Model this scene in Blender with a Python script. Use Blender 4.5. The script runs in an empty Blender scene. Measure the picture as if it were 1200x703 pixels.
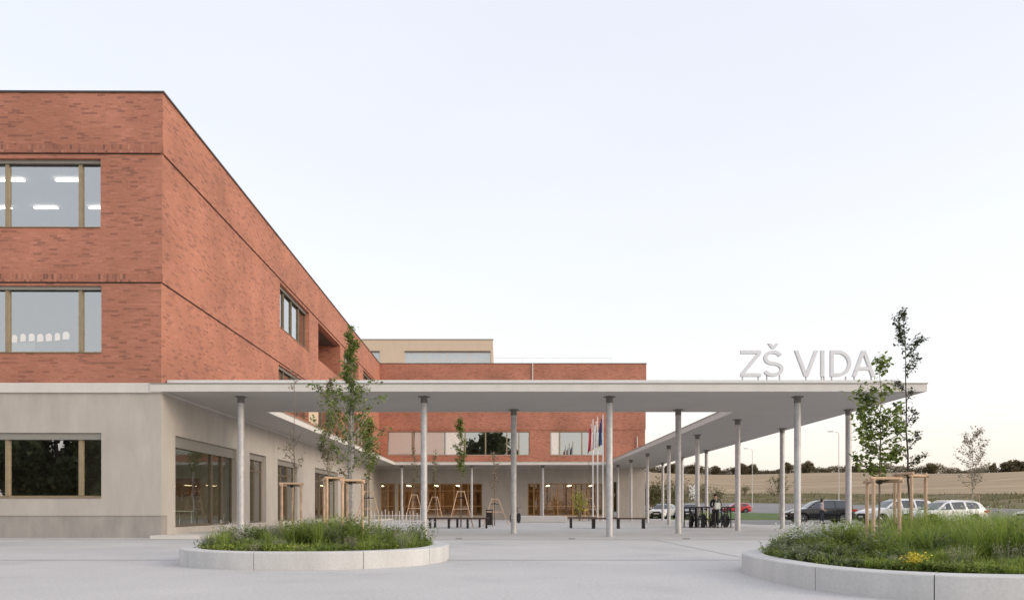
import bpy, math, random
from mathutils import Vector, Matrix
R=random.Random(7)
C=bpy.context.scene.collection
F=867.0; U0=587.0; V0=596.0; EYE=0.9
def px(x,d): return (x-U0)*d/F            # photo column -> metres across at depth d
def pz(y,d): return EYE+(V0-y)*d/F        # photo row -> height at depth d
# ------------------------------------------------------------------ materials
MT={}
def newmat(name):
    m=bpy.data.materials.new(name); m.use_nodes=True; MT[name]=m
    nt=m.node_tree; b=nt.nodes['Principled BSDF']; return m,nt,b
def N(nt,t,**k):
    n=nt.nodes.new(t)
    for a,v in k.items():
        if a.startswith('i_'):
            n.inputs[a[2:].replace('_',' ')].default_value=v
        else: setattr(n,a,v)
    return n
def ramp(nt,stops,fac):
    r=nt.nodes.new('ShaderNodeValToRGB'); cr=r.color_ramp
    while len(cr.elements)<len(stops): cr.elements.new(0.5)
    for e,(p,c) in zip(cr.elements,stops):
        e.position=p; e.color=(c[0],c[1],c[2],1) if not isinstance(c,(int,float)) else (c,c,c,1)
    nt.links.new(fac,r.inputs[0]); return r
def plain(name,col,rough=0.6,metal=0.0,var=0.12,scale=6.0,bump=0.0,coat=0.0):
    m,nt,b=newmat(name)
    g=N(nt,'ShaderNodeNewGeometry'); n=N(nt,'ShaderNodeTexNoise'); n.inputs['Scale'].default_value=scale; n.inputs['Detail'].default_value=5
    nt.links.new(g.outputs['Position'],n.inputs['Vector'])
    c0=[max(0,c*(1-var)) for c in col]; c1=[min(1,c*(1+var)) for c in col]
    r=ramp(nt,[(0.3,c0),(0.7,c1)],n.outputs['Fac'])
    nt.links.new(r.outputs[0],b.inputs['Base Color'])
    b.inputs['Roughness'].default_value=rough; b.inputs['Metallic'].default_value=metal
    if coat: b.inputs['Coat Weight'].default_value=coat
    if bump:
        bp=N(nt,'ShaderNodeBump'); bp.inputs['Strength'].default_value=bump; bp.inputs['Distance'].default_value=0.01
        nt.links.new(n.outputs['Fac'],bp.inputs['Height']); nt.links.new(bp.outputs[0],b.inputs['Normal'])
    return m
def wallcoord(nt):
    g=N(nt,'ShaderNodeNewGeometry'); s=N(nt,'ShaderNodeSeparateXYZ'); nt.links.new(g.outputs['Position'],s.inputs[0])
    sn=N(nt,'ShaderNodeSeparateXYZ'); nt.links.new(g.outputs['Normal'],sn.inputs[0])
    ab=N(nt,'ShaderNodeMath',operation='ABSOLUTE'); nt.links.new(sn.outputs[0],ab.inputs[0])
    gt=N(nt,'ShaderNodeMath',operation='GREATER_THAN'); nt.links.new(ab.outputs[0],gt.inputs[0]); gt.inputs[1].default_value=0.6
    mx=N(nt,'ShaderNodeMix',data_type='FLOAT'); nt.links.new(gt.outputs[0],mx.inputs[0]); nt.links.new(s.outputs[0],mx.inputs[2]); nt.links.new(s.outputs[1],mx.inputs[3])
    c=N(nt,'ShaderNodeCombineXYZ'); nt.links.new(mx.outputs[0],c.inputs[0]); nt.links.new(s.outputs[2],c.inputs[1]); return c.outputs[0]
def brickmat(name,base,dark,light,soldier=False):
    m,nt,b=newmat(name); L=nt.links.new
    v=wallcoord(nt)
    br=N(nt,'ShaderNodeTexBrick'); L(v,br.inputs['Vector'])
    for k,x in dict(Scale=1.0).items(): br.inputs[k].default_value=x
    br.inputs['Brick Width'].default_value=0.25; br.inputs['Row Height'].default_value=0.07; br.inputs['Mortar Size'].default_value=0.006
    if soldier: br.inputs['Brick Width'].default_value=.085; br.inputs['Row Height'].default_value=.5; br.offset=0; br.inputs['Mortar Size'].default_value=.008
    br.inputs['Color1'].default_value=(0,0,0,1); br.inputs['Color2'].default_value=(1,1,1,1); br.inputs['Mortar'].default_value=(.45,.45,.45,1)
    nb=N(nt,'ShaderNodeTexNoise'); L(v,nb.inputs['Vector']); nb.inputs['Scale'].default_value=0.45; nb.inputs['Detail'].default_value=6
    mp=N(nt,'ShaderNodeMapping'); L(v,mp.inputs[0]); mp.inputs['Scale'].default_value=(4.2,15,1)
    ns=N(nt,'ShaderNodeTexNoise'); L(mp.outputs[0],ns.inputs['Vector']); ns.inputs['Scale'].default_value=1.0; ns.inputs['Detail'].default_value=4; ns.inputs['Roughness'].default_value=.7; ns.inputs['Distortion'].default_value=1.2
    r1=ramp(nt,[(0.0,dark),(0.05,dark),(0.22,base),(0.75,base),(1.0,light)],br.outputs['Color'])
    r2=ramp(nt,[(0.29,0.55),(0.38,0.92),(0.5,1.0),(0.8,1.1)],ns.outputs['Fac'])
    r3=ramp(nt,[(0.3,0.80),(0.7,1.14)],nb.outputs['Fac'])
    m1=N(nt,'ShaderNodeMix',data_type='RGBA',blend_type='MULTIPLY'); m1.inputs[0].default_value=1; L(r1.outputs[0],m1.inputs[6]); L(r2.outputs[0],m1.inputs[7])
    m2=N(nt,'ShaderNodeMix',data_type='RGBA',blend_type='MULTIPLY'); m2.inputs[0].default_value=1; L(m1.outputs[2],m2.inputs[6]); L(r3.outputs[0],m2.inputs[7])
    L(m2.outputs[2],b.inputs['Base Color']); b.inputs['Roughness'].default_value=.88
    ad=N(nt,'ShaderNodeMath',operation='ADD'); L(br.outputs['Color'],ad.inputs[0]); L(ns.outputs['Fac'],ad.inputs[1])
    bp=N(nt,'ShaderNodeBump'); bp.inputs['Strength'].default_value=.55; bp.inputs['Distance'].default_value=.02; L(ad.outputs[0],bp.inputs['Height']); L(bp.outputs[0],b.inputs['Normal'])
    return m
brickmat('brick',(.445,.188,.122),(.30,.13,.092),(.50,.215,.15))
brickmat('brick_soldier',(.40,.165,.11),(.22,.10,.075),(.50,.23,.155),True)
def concretemat(name,col,streak=.1,bump=.15):
    m,nt,b=newmat(name); L=nt.links.new; v=wallcoord(nt)
    mp=N(nt,'ShaderNodeMapping'); L(v,mp.inputs[0]); mp.inputs['Scale'].default_value=(1.6,.5,1)
    n1=N(nt,'ShaderNodeTexNoise'); L(mp.outputs[0],n1.inputs['Vector']); n1.inputs['Scale'].default_value=1.2; n1.inputs['Detail'].default_value=7; n1.inputs['Roughness'].default_value=.6
    n2=N(nt,'ShaderNodeTexNoise'); L(v,n2.inputs['Vector']); n2.inputs['Scale'].default_value=30; n2.inputs['Detail'].default_value=4
    r=ramp(nt,[(.3,[c*(1-streak) for c in col]),(.7,[c*(1+streak) for c in col])],n1.outputs['Fac'])
    r2=ramp(nt,[(.3,.93),(.7,1.05)],n2.outputs['Fac'])
    m1=N(nt,'ShaderNodeMix',data_type='RGBA',blend_type='MULTIPLY'); m1.inputs[0].default_value=1; L(r.outputs[0],m1.inputs[6]); L(r2.outputs[0],m1.inputs[7])
    L(m1.outputs[2],b.inputs['Base Color']); b.inputs['Roughness'].default_value=.85
    bp=N(nt,'ShaderNodeBump'); bp.inputs['Strength'].default_value=bump; bp.inputs['Distance'].default_value=.01; L(n2.outputs['Fac'],bp.inputs['Height']); L(bp.outputs[0],b.inputs['Normal'])
concretemat('render_wall',(.46,.425,.385),.10)
concretemat('plinth_concrete',(.34,.315,.29),.18)
concretemat('beige_wall',(.62,.49,.37),.03)
concretemat('canopy_white',(.64,.61,.57),.05)
def groundmat(name,stops,scale,fine=40,rough=.9,bump=.2,dist=.01,stretch=(1,1,1)):
    m,nt,b=newmat(name); L=nt.links.new
    g=N(nt,'ShaderNodeNewGeometry'); mp=N(nt,'ShaderNodeMapping'); L(g.outputs['Position'],mp.inputs[0]); mp.inputs['Scale'].default_value=stretch
    n1=N(nt,'ShaderNodeTexNoise'); L(mp.outputs[0],n1.inputs['Vector']); n1.inputs['Scale'].default_value=scale; n1.inputs['Detail'].default_value=9; n1.inputs['Roughness'].default_value=.62
    n2=N(nt,'ShaderNodeTexNoise'); L(g.outputs['Position'],n2.inputs['Vector']); n2.inputs['Scale'].default_value=fine; n2.inputs['Detail'].default_value=5
    r=ramp(nt,stops,n1.outputs['Fac']); r2=ramp(nt,[(.3,.88),(.7,1.08)],n2.outputs['Fac'])
    m1=N(nt,'ShaderNodeMix',data_type='RGBA',blend_type='MULTIPLY'); m1.inputs[0].default_value=1; L(r.outputs[0],m1.inputs[6]); L(r2.outputs[0],m1.inputs[7])
    L(m1.outputs[2],b.inputs['Base Color']); b.inputs['Roughness'].default_value=rough
    bp=N(nt,'ShaderNodeBump'); bp.inputs['Strength'].default_value=bump; bp.inputs['Distance'].default_value=dist; L(n2.outputs['Fac'],bp.inputs['Height']); L(bp.outputs[0],b.inputs['Normal'])
groundmat('paving',[(.28,(.45,.445,.44)),(.45,(.535,.525,.51)),(.55,(.55,.54,.525)),(.72,(.605,.59,.57))],.45,22,.8)
groundmat('paving_joint',[(.3,(.17,.165,.16)),(.7,(.26,.25,.245))],2)
groundmat('asphalt',[(.3,(.19,.185,.185)),(.7,(.25,.245,.24))],.15,8,.85)
groundmat('road_asphalt',[(.3,(.20,.19,.19)),(.7,(.26,.245,.24))],.08,3,.85)
groundmat('lawn',[(.3,(.05,.09,.02)),(.55,(.09,.15,.03)),(.75,(.16,.19,.06))],.5,15,.95,.6,.05)
groundmat('rough_grass',[(.3,(.08,.085,.035)),(.5,(.17,.135,.06)),(.7,(.27,.20,.11))],.16,2.5,.95,.8,.3,(1,2,2))
groundmat('field_soil',[(.32,(.24,.17,.095)),(.5,(.335,.24,.14)),(.66,(.43,.315,.19))],.035,.5,.95,.3,.3,(.5,2.4,2.4))
groundmat('soil',[(.3,(.035,.025,.018)),(.7,(.07,.05,.035))],3,30)
plain('dark_metal',(.035,.03,.028),.45,.5)
plain('coping_metal',(.10,.085,.075),.4,.6)
plain('bracket_metal',(.20,.19,.18),.5,.4)
plain('bronze',(.33,.26,.165),.42,.35,.1)
plain('blind_box',(.30,.285,.25),.5,.3,.05)
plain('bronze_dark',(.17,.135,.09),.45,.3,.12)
plain('pale_sill',(.58,.55,.50),.5,.1,.05)
plain('interior_wall',(.42,.40,.37),.9,0,.05)
plain('room_wall',(.55,.50,.38),.9,0,.04)
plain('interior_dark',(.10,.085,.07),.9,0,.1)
plain('wood_panel',(.33,.155,.06),.6,0,.25,2.5)
plain('wood_frame',(.42,.24,.10),.55,0,.15)
plain('blind_cloth',(.56,.47,.42),.9,0,.04)
plain('curtain',(.78,.74,.68),.9,0,.08)
plain('paper',(.8,.8,.78),.9,0,.02)
plain('white_paint',(.74,.74,.73),.45,0,.04)
plain('letter_white',(.70,.71,.73),.4,0,.03)
plain('table_white',(.7,.72,.7),.4,0,.03)
plain('bench_wood',(.085,.045,.035),.55,0,.25,8)
plain('stake_wood',(.58,.40,.27),.75,0,.22,9,.3)
plain('tie_band',(.04,.03,.025),.8)
plain('bark',(.22,.17,.125),.9,0,.35,25,.4)
plain('pale_bark',(.36,.32,.28),.9,0,.3,25,.4)
plain('dark_bark',(.05,.04,.032),.9,0,.3,5)
plain('rubber',(.018,.018,.018),.8)
plain('rim_alloy',(.55,.56,.58),.3,.8)
plain('black_paint',(.012,.012,.014),.25,.2,.05,6,0,.8)
plain('white_car_paint',(.74,.745,.75),.3,0,.02,6,0,.8)
plain('red_paint',(.55,.015,.02),.3,0,.05,6,0,.8)
plain('grey_paint',(.22,.23,.25),.3,.3,.05,6,0,.8)
plain('car_plastic',(.025,.025,.027),.6)
plain('lamp_lens',(.75,.75,.75),.15,.2,.05)
plain('tail_lens',(.45,.02,.015),.25)
plain('plate_white',(.75,.75,.73),.5)
plain('skin',(.55,.34,.25),.6,0,.05)
plain('hair',(.035,.022,.015),.8)
plain('cloth_black',(.02,.02,.023),.9)
plain('cloth_denim',(.045,.05,.07),.9)
plain('cloth_mauve',(.42,.36,.38),.9)
plain('cloth_light',(.62,.66,.60),.9)
plain('shoe_dark',(.04,.035,.03),.7)
plain('lime_paint',(.42,.55,.08),.4,0,.05,6,0,.5)
plain('blue_paint',(.05,.09,.22),.4,0,.05,6,0,.5)
plain('flag_red',(.62,.04,.04),.85); plain('flag_white',(.75,.74,.72),.85); plain('flag_blue',(.03,.06,.25),.85); plain('flag_yellow',(.7,.5,.05),.85)
plain('roof_gravel',(.45,.42,.38),.95)
# galvanised steel
m,nt,b=newmat('galvanised'); g=N(nt,'ShaderNodeNewGeometry'); v=N(nt,'ShaderNodeTexVoronoi'); v.inputs['Scale'].default_value=9; nt.links.new(g.outputs['Position'],v.inputs['Vector'])
n=N(nt,'ShaderNodeTexNoise'); n.inputs['Scale'].default_value=1.6; n.inputs['Detail'].default_value=6; nt.links.new(g.outputs['Position'],n.inputs['Vector'])
mm=N(nt,'ShaderNodeMix',data_type='RGBA'); mm.inputs[0].default_value=.6; nt.links.new(v.outputs['Color'],mm.inputs[6]); nt.links.new(n.outputs['Fac'],mm.inputs[7])
bw=N(nt,'ShaderNodeRGBToBW'); nt.links.new(mm.outputs[2],bw.inputs[0])
r=ramp(nt,[(.25,(.43,.42,.43)),(.5,(.50,.49,.49)),(.75,(.58,.57,.56))],bw.outputs[0]); nt.links.new(r.outputs[0],b.inputs['Base Color'])
b.inputs['Metallic'].default_value=.25; b.inputs['Roughness'].default_value=.5
# glass
def glassmat(name,base,tint,ior=1.5):
    m=bpy.data.materials.new(name); m.use_nodes=True; MT[name]=m; nt=m.node_tree; nt.nodes.remove(nt.nodes['Principled BSDF'])
    t=N(nt,'ShaderNodeBsdfTransparent'); t.inputs[0].default_value=(*tint,1); gl=N(nt,'ShaderNodeBsdfGlossy'); gl.inputs['Roughness'].default_value=.004; gl.inputs[0].default_value=(.93,.96,.97,1)
    fr=N(nt,'ShaderNodeFresnel'); fr.inputs[0].default_value=ior
    # slight waviness of the panes
    g=N(nt,'ShaderNodeNewGeometry'); n=N(nt,'ShaderNodeTexNoise'); n.inputs['Scale'].default_value=.6; nt.links.new(g.outputs['Position'],n.inputs['Vector'])
    bp=N(nt,'ShaderNodeBump'); bp.inputs['Strength'].default_value=.05; bp.inputs['Distance'].default_value=.05; nt.links.new(n.outputs['Fac'],bp.inputs['Height']); nt.links.new(bp.outputs[0],gl.inputs['Normal'])
    a=N(nt,'ShaderNodeMath',operation='ADD',use_clamp=True); nt.links.new(fr.outputs[0],a.inputs[0]); a.inputs[1].default_value=base
    gb=N(nt,'ShaderNodeMath',operation='SUBTRACT'); gb.inputs[0].default_value=1; nt.links.new(g.outputs['Backfacing'],gb.inputs[1]); gm=N(nt,'ShaderNodeMath',operation='MULTIPLY'); nt.links.new(a.outputs[0],gm.inputs[0]); nt.links.new(gb.outputs[0],gm.inputs[1])
    mx=N(nt,'ShaderNodeMixShader'); nt.links.new(gm.outputs[0],mx.inputs[0]); nt.links.new(t.outputs[0],mx.inputs[1]); nt.links.new(gl.outputs[0],mx.inputs[2])
    nt.links.new(mx.outputs[0],nt.nodes['Material Output'].inputs['Surface'])
glassmat('glass',.42,(.86,.88,.88)); glassmat('glass_clear',.08,(.85,.87,.83),1.4); glassmat('car_glass',.10,(.10,.11,.12))
def emat(name,col,s):
    m,nt,b=newmat(name); b.inputs['Base Color'].default_value=(*col,1); b.inputs['Emission Color'].default_value=(*col,1); b.inputs['Emission Strength'].default_value=s
emat('lamp_light',(1,.97,.92),5.0); emat('warm_light',(1,.74,.42),9.0)
def leafmat(name,stops,trans=.25,rough=.6):
    m,nt,b=newmat(name); g=N(nt,'ShaderNodeNewGeometry')
    r=ramp(nt,stops,g.outputs['Random Per Island']); nt.links.new(r.outputs[0],b.inputs['Base Color']); b.inputs['Roughness'].default_value=rough
    tr=N(nt,'ShaderNodeBsdfTranslucent'); nt.links.new(r.outputs[0],tr.inputs[0])
    mx=N(nt,'ShaderNodeMixShader'); mx.inputs[0].default_value=trans; nt.links.new(b.outputs[0],mx.inputs[1]); nt.links.new(tr.outputs[0],mx.inputs[2]); nt.links.new(mx.outputs[0],nt.nodes['Material Output'].inputs['Surface'])
leafmat('leaf_green',[(0,(.085,.13,.025)),(.5,(.18,.25,.05)),(1,(.32,.37,.10))],.45)
leafmat('leaf_dark',[(0,(.04,.055,.025)),(.6,(.08,.10,.045)),(1,(.13,.15,.07))])
leafmat('leaf_olive',[(0,(.10,.10,.045)),(.6,(.18,.17,.075)),(1,(.28,.25,.13))])
leafmat('leaf_pink',[(0,(.25,.19,.14)),(.6,(.36,.28,.21)),(1,(.30,.32,.2))])
leafmat('leaf_yellow',[(0,(.22,.26,.03)),(.6,(.40,.42,.05)),(1,(.55,.5,.08))])
leafmat('blade_green',[(0,(.15,.23,.035)),(.35,(.25,.35,.055)),(.7,(.36,.47,.09)),(.93,(.42,.46,.15)),(1,(.55,.5,.3))],.45)
leafmat('blade_grey',[(0,(.14,.18,.08)),(.6,(.23,.27,.14)),(1,(.38,.40,.27))],.4)
leafmat('low_green',[(0,(.13,.19,.025)),(.5,(.24,.31,.04)),(1,(.38,.42,.06))])
leafmat('petal_white',[(0,(.6,.6,.55)),(1,(.8,.8,.78))])
leafmat('petal_yellow',[(0,(.65,.5,.03)),(1,(.8,.7,.08))])
leafmat('hedge_leaf_hazed',[(0,(.13,.115,.065)),(.5,(.20,.17,.10)),(1,(.30,.24,.15))],.4)  # distance haze is put into the leaf colour as a paler tone
leafmat('far_leaf',[(0,(.06,.075,.03)),(.5,(.10,.12,.05)),(1,(.15,.17,.07))],.4)
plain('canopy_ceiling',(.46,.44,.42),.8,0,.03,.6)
# ------------------------------------------------------------------ mesh builder
class MB:
    def __init__(s): s.v=[]; s.f=[]; s.m=[]; s.T=None
    def av(s,p):
        p=Vector(p)
        if s.T is not None: p=s.T@p
        s.v.append(p[:]); return len(s.v)-1
    def face(s,pts,mi=0):
        s.f.append([s.av(p) for p in pts]); s.m.append(mi)
    def idx(s,ids,mi=0): s.f.append(ids); s.m.append(mi)
    def box(s,x0,x1,y0,y1,z0,z1,mi=0):
        i=[s.av(p) for p in ((x0,y0,z0),(x1,y0,z0),(x1,y1,z0),(x0,y1,z0),(x0,y0,z1),(x1,y0,z1),(x1,y1,z1),(x0,y1,z1))]
        for q in ((0,3,2,1),(4,5,6,7),(0,1,5,4),(1,2,6,5),(2,3,7,6),(3,0,4,7)): s.idx([i[k] for k in q],mi)
    def bbox(s,x0,x1,y0,y1,z0,z1,b=.01,mi=0):   # box with chamfered vertical and top edges
        x=(x0+x1)/2;y=(y0+y1)/2
        def ring(z,k): return [s.av(p) for p in ((x0+b*k[0],y0+b*k[1],z),(x1-b*k[0],y0+b*k[1],z),(x1-b*k[1]*0-b*k[0]*0,y0,z))]
        def oct_(z,e): 
            a0,a1,c0,c1=x0+e,x1-e,y0+e,y1-e
            return [s.av(p) for p in ((a0+b,c0,z),(a1-b,c0,z),(a1,c0+b,z),(a1,c1-b,z),(a1-b,c1,z),(a0+b,c1,z),(a0,c1-b,z),(a0,c0+b,z))]
        r=[oct_(z0,b),oct_(z0+b,0),oct_(z1-b,0),oct_(z1,b)]
        for a,c in zip(r,r[1:]):
            for k in range(8): s.idx([a[k],a[(k+1)%8],c[(k+1)%8],c[k]],mi)
        s.idx(r[0][::-1],mi); s.idx(r[-1],mi)
    def tube(s,pts,rad,n=8,mi=0,cap=True):
        pts=[Vector(p) for p in pts]
        if isinstance(rad,(int,float)): rad=[rad]*len(pts)
        rings=[]; ref=None
        for i,p in enumerate(pts):
            t=(pts[min(i+1,len(pts)-1)]-pts[max(i-1,0)]).normalized()
            if ref is None or abs(ref.dot(t))>.95: ref=Vector((1,0,0)) if abs(t.x)<.8 else Vector((0,1,0))
            a=t.cross(ref).normalized(); b=t.cross(a).normalized(); ref=a.cross(t).normalized()*-1 if False else ref
            rings.append([s.av(p+(a*math.cos(2*math.pi*k/n)+b*math.sin(2*math.pi*k/n))*rad[i]) for k in range(n)])
        for a,c in zip(rings,rings[1:]):
            for k in range(n): s.idx([a[k],a[(k+1)%n],c[(k+1)%n],c[k]],mi)
        if cap: s.idx(rings[0][::-1],mi); s.idx(rings[-1],mi)
    def lathe(s,o,axis,prof,n=24,mi=0):   # prof: (r, h) along axis
        o=Vector(o); ax=Vector(axis).normalized(); ref=Vector((0,0,1)) if abs(ax.z)<.9 else Vector((1,0,0))
        a=ax.cross(ref).normalized(); b=ax.cross(a)
        rs=[[s.av(o+ax*h+(a*math.cos(2*math.pi*k/n)+b*math.sin(2*math.pi*k/n))*r) for k in range(n)] for r,h in prof]
        for p,q in zip(rs,rs[1:]):
            for k in range(n): s.idx([p[k],p[(k+1)%n],q[(k+1)%n],q[k]],mi)
        if prof[0][0]>1e-4: s.idx(rs[0][::-1],mi)
        if prof[-1][0]>1e-4: s.idx(rs[-1],mi)
    def prism(s,poly,y0,y1,mi=0):   # polygon in x,z, extruded along y
        a=[s.av((x,y0,z)) for x,z in poly]; c=[s.av((x,y1,z)) for x,z in poly]; n=len(poly)
        s.idx(a,mi); s.idx(c[::-1],mi)
        for k in range(n): s.idx([a[k],c[k],c[(k+1)%n],a[(k+1)%n]],mi)
    def build(s,name,mat,parent=None,smooth=False):
        me=bpy.data.meshes.new(name); me.from_pydata(s.v,[],s.f)
        for q in (mat if isinstance(mat,(list,tuple)) else [mat]): me.materials.append(MT[q])
        if any(s.m): me.polygons.foreach_set('material_index',s.m)
        if smooth: me.polygons.foreach_set('use_smooth',[True]*len(me.polygons)); 
        if smooth and smooth!='all':
            try: me.set_sharp_from_angle(angle=math.radians(40))
            except Exception: pass
        me.update(); o=bpy.data.objects.new(name,me); C.objects.link(o)
        if parent: o.parent=parent
        return o
def tag(o,label=None,cat=None,group=None,kind=None):
    if label: o['label']=label
    if cat: o['category']=cat
    if group: o['group']=group
    if kind: o['kind']=kind
    return o
def thing(name,label,cat,loc=(0,0,0),rz=0,group=None):
    o=bpy.data.objects.new(name,None); C.objects.link(o); o.empty_display_size=.2; o.location=loc; o.rotation_euler=(0,0,rz); return tag(o,label,cat,group)
def copy_tree(o,parent=None,**kw):
    c=o.copy(); C.objects.link(c); c.parent=parent
    if 'loc' in kw: c.location=kw['loc']
    if 'rz' in kw: c.rotation_euler=(0,0,kw['rz'])
    if 'sc' in kw: c.scale=kw['sc']
    if 'label' in kw: c['label']=kw['label']
    for ch in list(o.children): copy_tree(ch,c)
    return c
def struct(name,mb,mat): return tag(mb.build(name,mat),kind='structure')
# ------------------------------------------------------------------ terrain
def lerp(a,b,t): return a+(b-a)*t
K0=[(41,-.1),(67,-.1),(82,.15),(95,.42),(103,.1),(150,2.1),(178,4.6),(300,12.2),(450,22),(600,30.6),(900,36),(2600,30)]
K1=[(41,-.1),(62,-.1),(63,-.09),(64,-.08),(65,-.08),(100,.9),(125,3.4),(250,11),(430,22),(600,29.6),(900,36),(2600,30)]
ks=[-1.6+3.4*i/140 for i in range(141)]
def q_of(k): t=max(0,min(1,(k-.33)/.37)); return t
def knot(i,k): q=q_of(k); a=K0[i]; b=K1[i]; return lerp(a[0],b[0],q),lerp(a[1],b[1],q)
def strip(name,i0,i1,mat,sub=4):
    mb=MB(); rows=[]
    for i in range(i0,i1):
        for s in range(sub+(1 if i==i1-1 else 0)):
            row=[]
            for k in ks:
                d0,z0=knot(i,k); d1,z1=knot(i+1,k); t=s/sub; d=lerp(d0,d1,t); z=lerp(z0,z1,t)
                if d>200: z+=1.2*math.sin(k*9+1)+(d-200)/400*1.3*math.sin(k*17)
                row.append(mb.av((k*d,d,z)))
            rows.append(row)
    for a,b in zip(rows,rows[1:]):
        for j in range(len(ks)-1): mb.idx([a[j],a[j+1],b[j+1],b[j]])
    return tag(mb.build(name,mat,None,'all'),kind='structure')
def tz(X,d):
    k=X/d
    for i in range(len(K0)-1):
        d0,z0=knot(i,k); d1,z1=knot(i+1,k)
        if d0<=d<=d1:
            z=lerp(z0,z1,(d-d0)/(d1-d0))
            if d>200: z+=1.2*math.sin(k*9+1)+(d-200)/400*1.3*math.sin(k*17)
            return z
    return -.1
strip('parking_asphalt',0,1,'asphalt'); strip('lawn',1,4,'lawn'); strip('road',4,5,'road_asphalt'); strip('verge',5,6,'rough_grass'); strip('field',6,10,'field_soil'); strip('far_field',10,11,'field_soil')
mb=MB(); nn=64
ring=[mb.av((3500*math.cos(2*math.pi*k/nn),3500*math.sin(2*math.pi*k/nn),-.4)) for k in range(nn)]; mb.idx(ring); struct('ground',mb,'lawn')
mb=MB(); mb.box(-60,14.3,-40,67,-.3,0); mb.box(14.3,60,-40,41,-.3,0); struct('plaza_paving',mb,'paving')
mb=MB(); mb.box(14.3,60,41,41.15,-.3,.004); mb.box(14.3,14.45,41.15,67,-.3,.004); struct('kerb',mb,'canopy_white')
mb=MB()
for d in (4.4,13.0,21.7,30.3): 
    mb.face([(-50,d,.004),(50,d,.004),(50,d+.03*d/10,.004),(-50,d+.03*d/10,.004)])
for X in (-13,4.45,13.6): 
    mb.face([(X,13.05 if X==4.45 else 5,.006),(X+.02,13.05 if X==4.45 else 5,.006),(X+.02,21.7,.006),(X,21.7,.006)])
struct('paving_joints',mb,'paving_joint')
# small drain covers
for i,(x,w) in enumerate(((538,'left'),(670,'middle'),(804,'right'))):
    d=780/(631-596); X=px(x,d); o=thing('drain_cover','small slotted drain cover in the paving, %s one of the row of three'%w,'drain cover',(X,d,0),0,'drain covers in the paving')
    mb=MB(); mb.box(-.1,.1,-.1,.1,.0,.008); mb.build('frame','coping_metal',o)
    mb=MB(); [mb.box(-.08+.04*k,-.06+.04*k,-.08,.08,.0085,.012) for k in range(5)]; mb.build('grate','dark_metal',o)
# ------------------------------------------------------------------ school building
school=thing('school_building','red brick three-storey L-shaped school on pale rendered ground floor','building',(0,0,0))
SK=.0069; XC=px(189,23); DC=23.0
Z_BAND=4.80; Z1=7.93; Z2=11.91; ZT=13.76
TL=Matrix.Translation((XC,DC,0))@Matrix.Rotation(SK,4,'Z')      # local: a across (right +), b depth
def wallgrid(mb,o,U,Nn,u0,u1,z0,z1,ops,th=.42):
    o=Vector(o);U=Vector(U);Nn=Vector(Nn)
    us=sorted({u0,u1,*[u for q in ops for u in q[:2]]}); zs=sorted({z0,z1,*[z for q in ops for z in q[2:4]]})
    us=[u for u in us if u0<=u<=u1]; zs=[z for z in zs if z0<=z<=z1]
    def solid(i,j):
        if i<0 or j<0 or i>=len(us)-1 or j>=len(zs)-1: return False
        uc=(us[i]+us[i+1])/2; zc=(zs[j]+zs[j+1])/2
        return not any(q[0]<uc<q[1] and q[2]<zc<q[3] for q in ops)
    P=lambda u,z,k: o+U*u+Vector((0,0,z))-Nn*k
    for i in range(len(us)-1):
        for j in range(len(zs)-1):
            if not solid(i,j): continue
            a,b,c,d=us[i],us[i+1],zs[j],zs[j+1]
            mb.face([P(a,c,0),P(b,c,0),P(b,d,0),P(a,d,0)]); mb.face([P(a,d,th),P(b,d,th),P(b,c,th),P(a,c,th)])
            if not solid(i-1,j): mb.face([P(a,c,th),P(a,c,0),P(a,d,0),P(a,d,th)])
            if not solid(i+1,j): mb.face([P(b,c,0),P(b,c,th),P(b,d,th),P(b,d,0)])
            if not solid(i,j-1): mb.face([P(a,c,th),P(b,c,th),P(b,c,0),P(a,c,0)])
            if not solid(i,j+1): mb.face([P(a,d,0),P(b,d,0),P(b,d,th),P(a,d,th)])
def obox(mb,o,U,Nn,u0,u1,z0,z1,n0,n1):   # box in wall frame, n outward
    o=Vector(o);U=Vector(U);Nn=Vector(Nn); P=lambda u,z,k: o+U*u+Vector((0,0,z))+Nn*k
    c=[P(u,z,k) for k in (n0,n1) for z in (z0,z1) for u in (u0,u1)]
    i=[mb.av(p) for p in c]
    for q in ((0,1,3,2),(4,6,7,5),(0,4,5,1),(2,3,7,6),(0,2,6,4),(1,5,7,3)): mb.idx([i[k] for k in q[::-1]])
def window(T,o,U,Nn,u0,u1,z0,z1,mull=(),trans=(),rec=.17,frame='bronze',glass='glass',fw=.07,box_h=0,sill=True,label=None):
    mb=MB(); mb.T=T; e=.004
    a,b,c,d=u0+e,u1-e,z0+e,z1-e
    B=lambda m,*q: obox(m,o,U,Nn,*q)
    B(mb,a,a+fw,c,d,-rec-.08,-rec); B(mb,b-fw,b,c,d,-rec-.08,-rec); B(mb,a+fw,b-fw,c,c+fw,-rec-.08,-rec); B(mb,a+fw,b-fw,d-fw,d,-rec-.08,-rec)
    for u in mull: B(mb,u-.055,u+.055,c+fw,d-fw,-rec-.075,-rec+.03)
    for z in trans: B(mb,a+fw,b-fw,z-.03,z+.03,-rec-.07,-rec+.004)
    w=mb.build('window',frame,school)
    if label: w['label']=label
    mb=MB(); mb.T=T; B(mb,a+fw*.5,b-fw*.5,c+fw*.5,d-fw*.5,-rec-.05,-rec-.04); mb.build('pane',glass,w)
    if box_h:
        mb=MB(); mb.T=T; B(mb,a+.004,b-.004,d-box_h,d-.002,-rec+.034,-rec+.09); mb.build('blind_box','blind_box',w)
    if sill:
        mb=MB(); mb.T=T; B(mb,a,b,c-.0,c+.02,-rec+.002,.035); mb.build('sill','bronze' if sill is True else sill,w)
    return w
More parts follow.
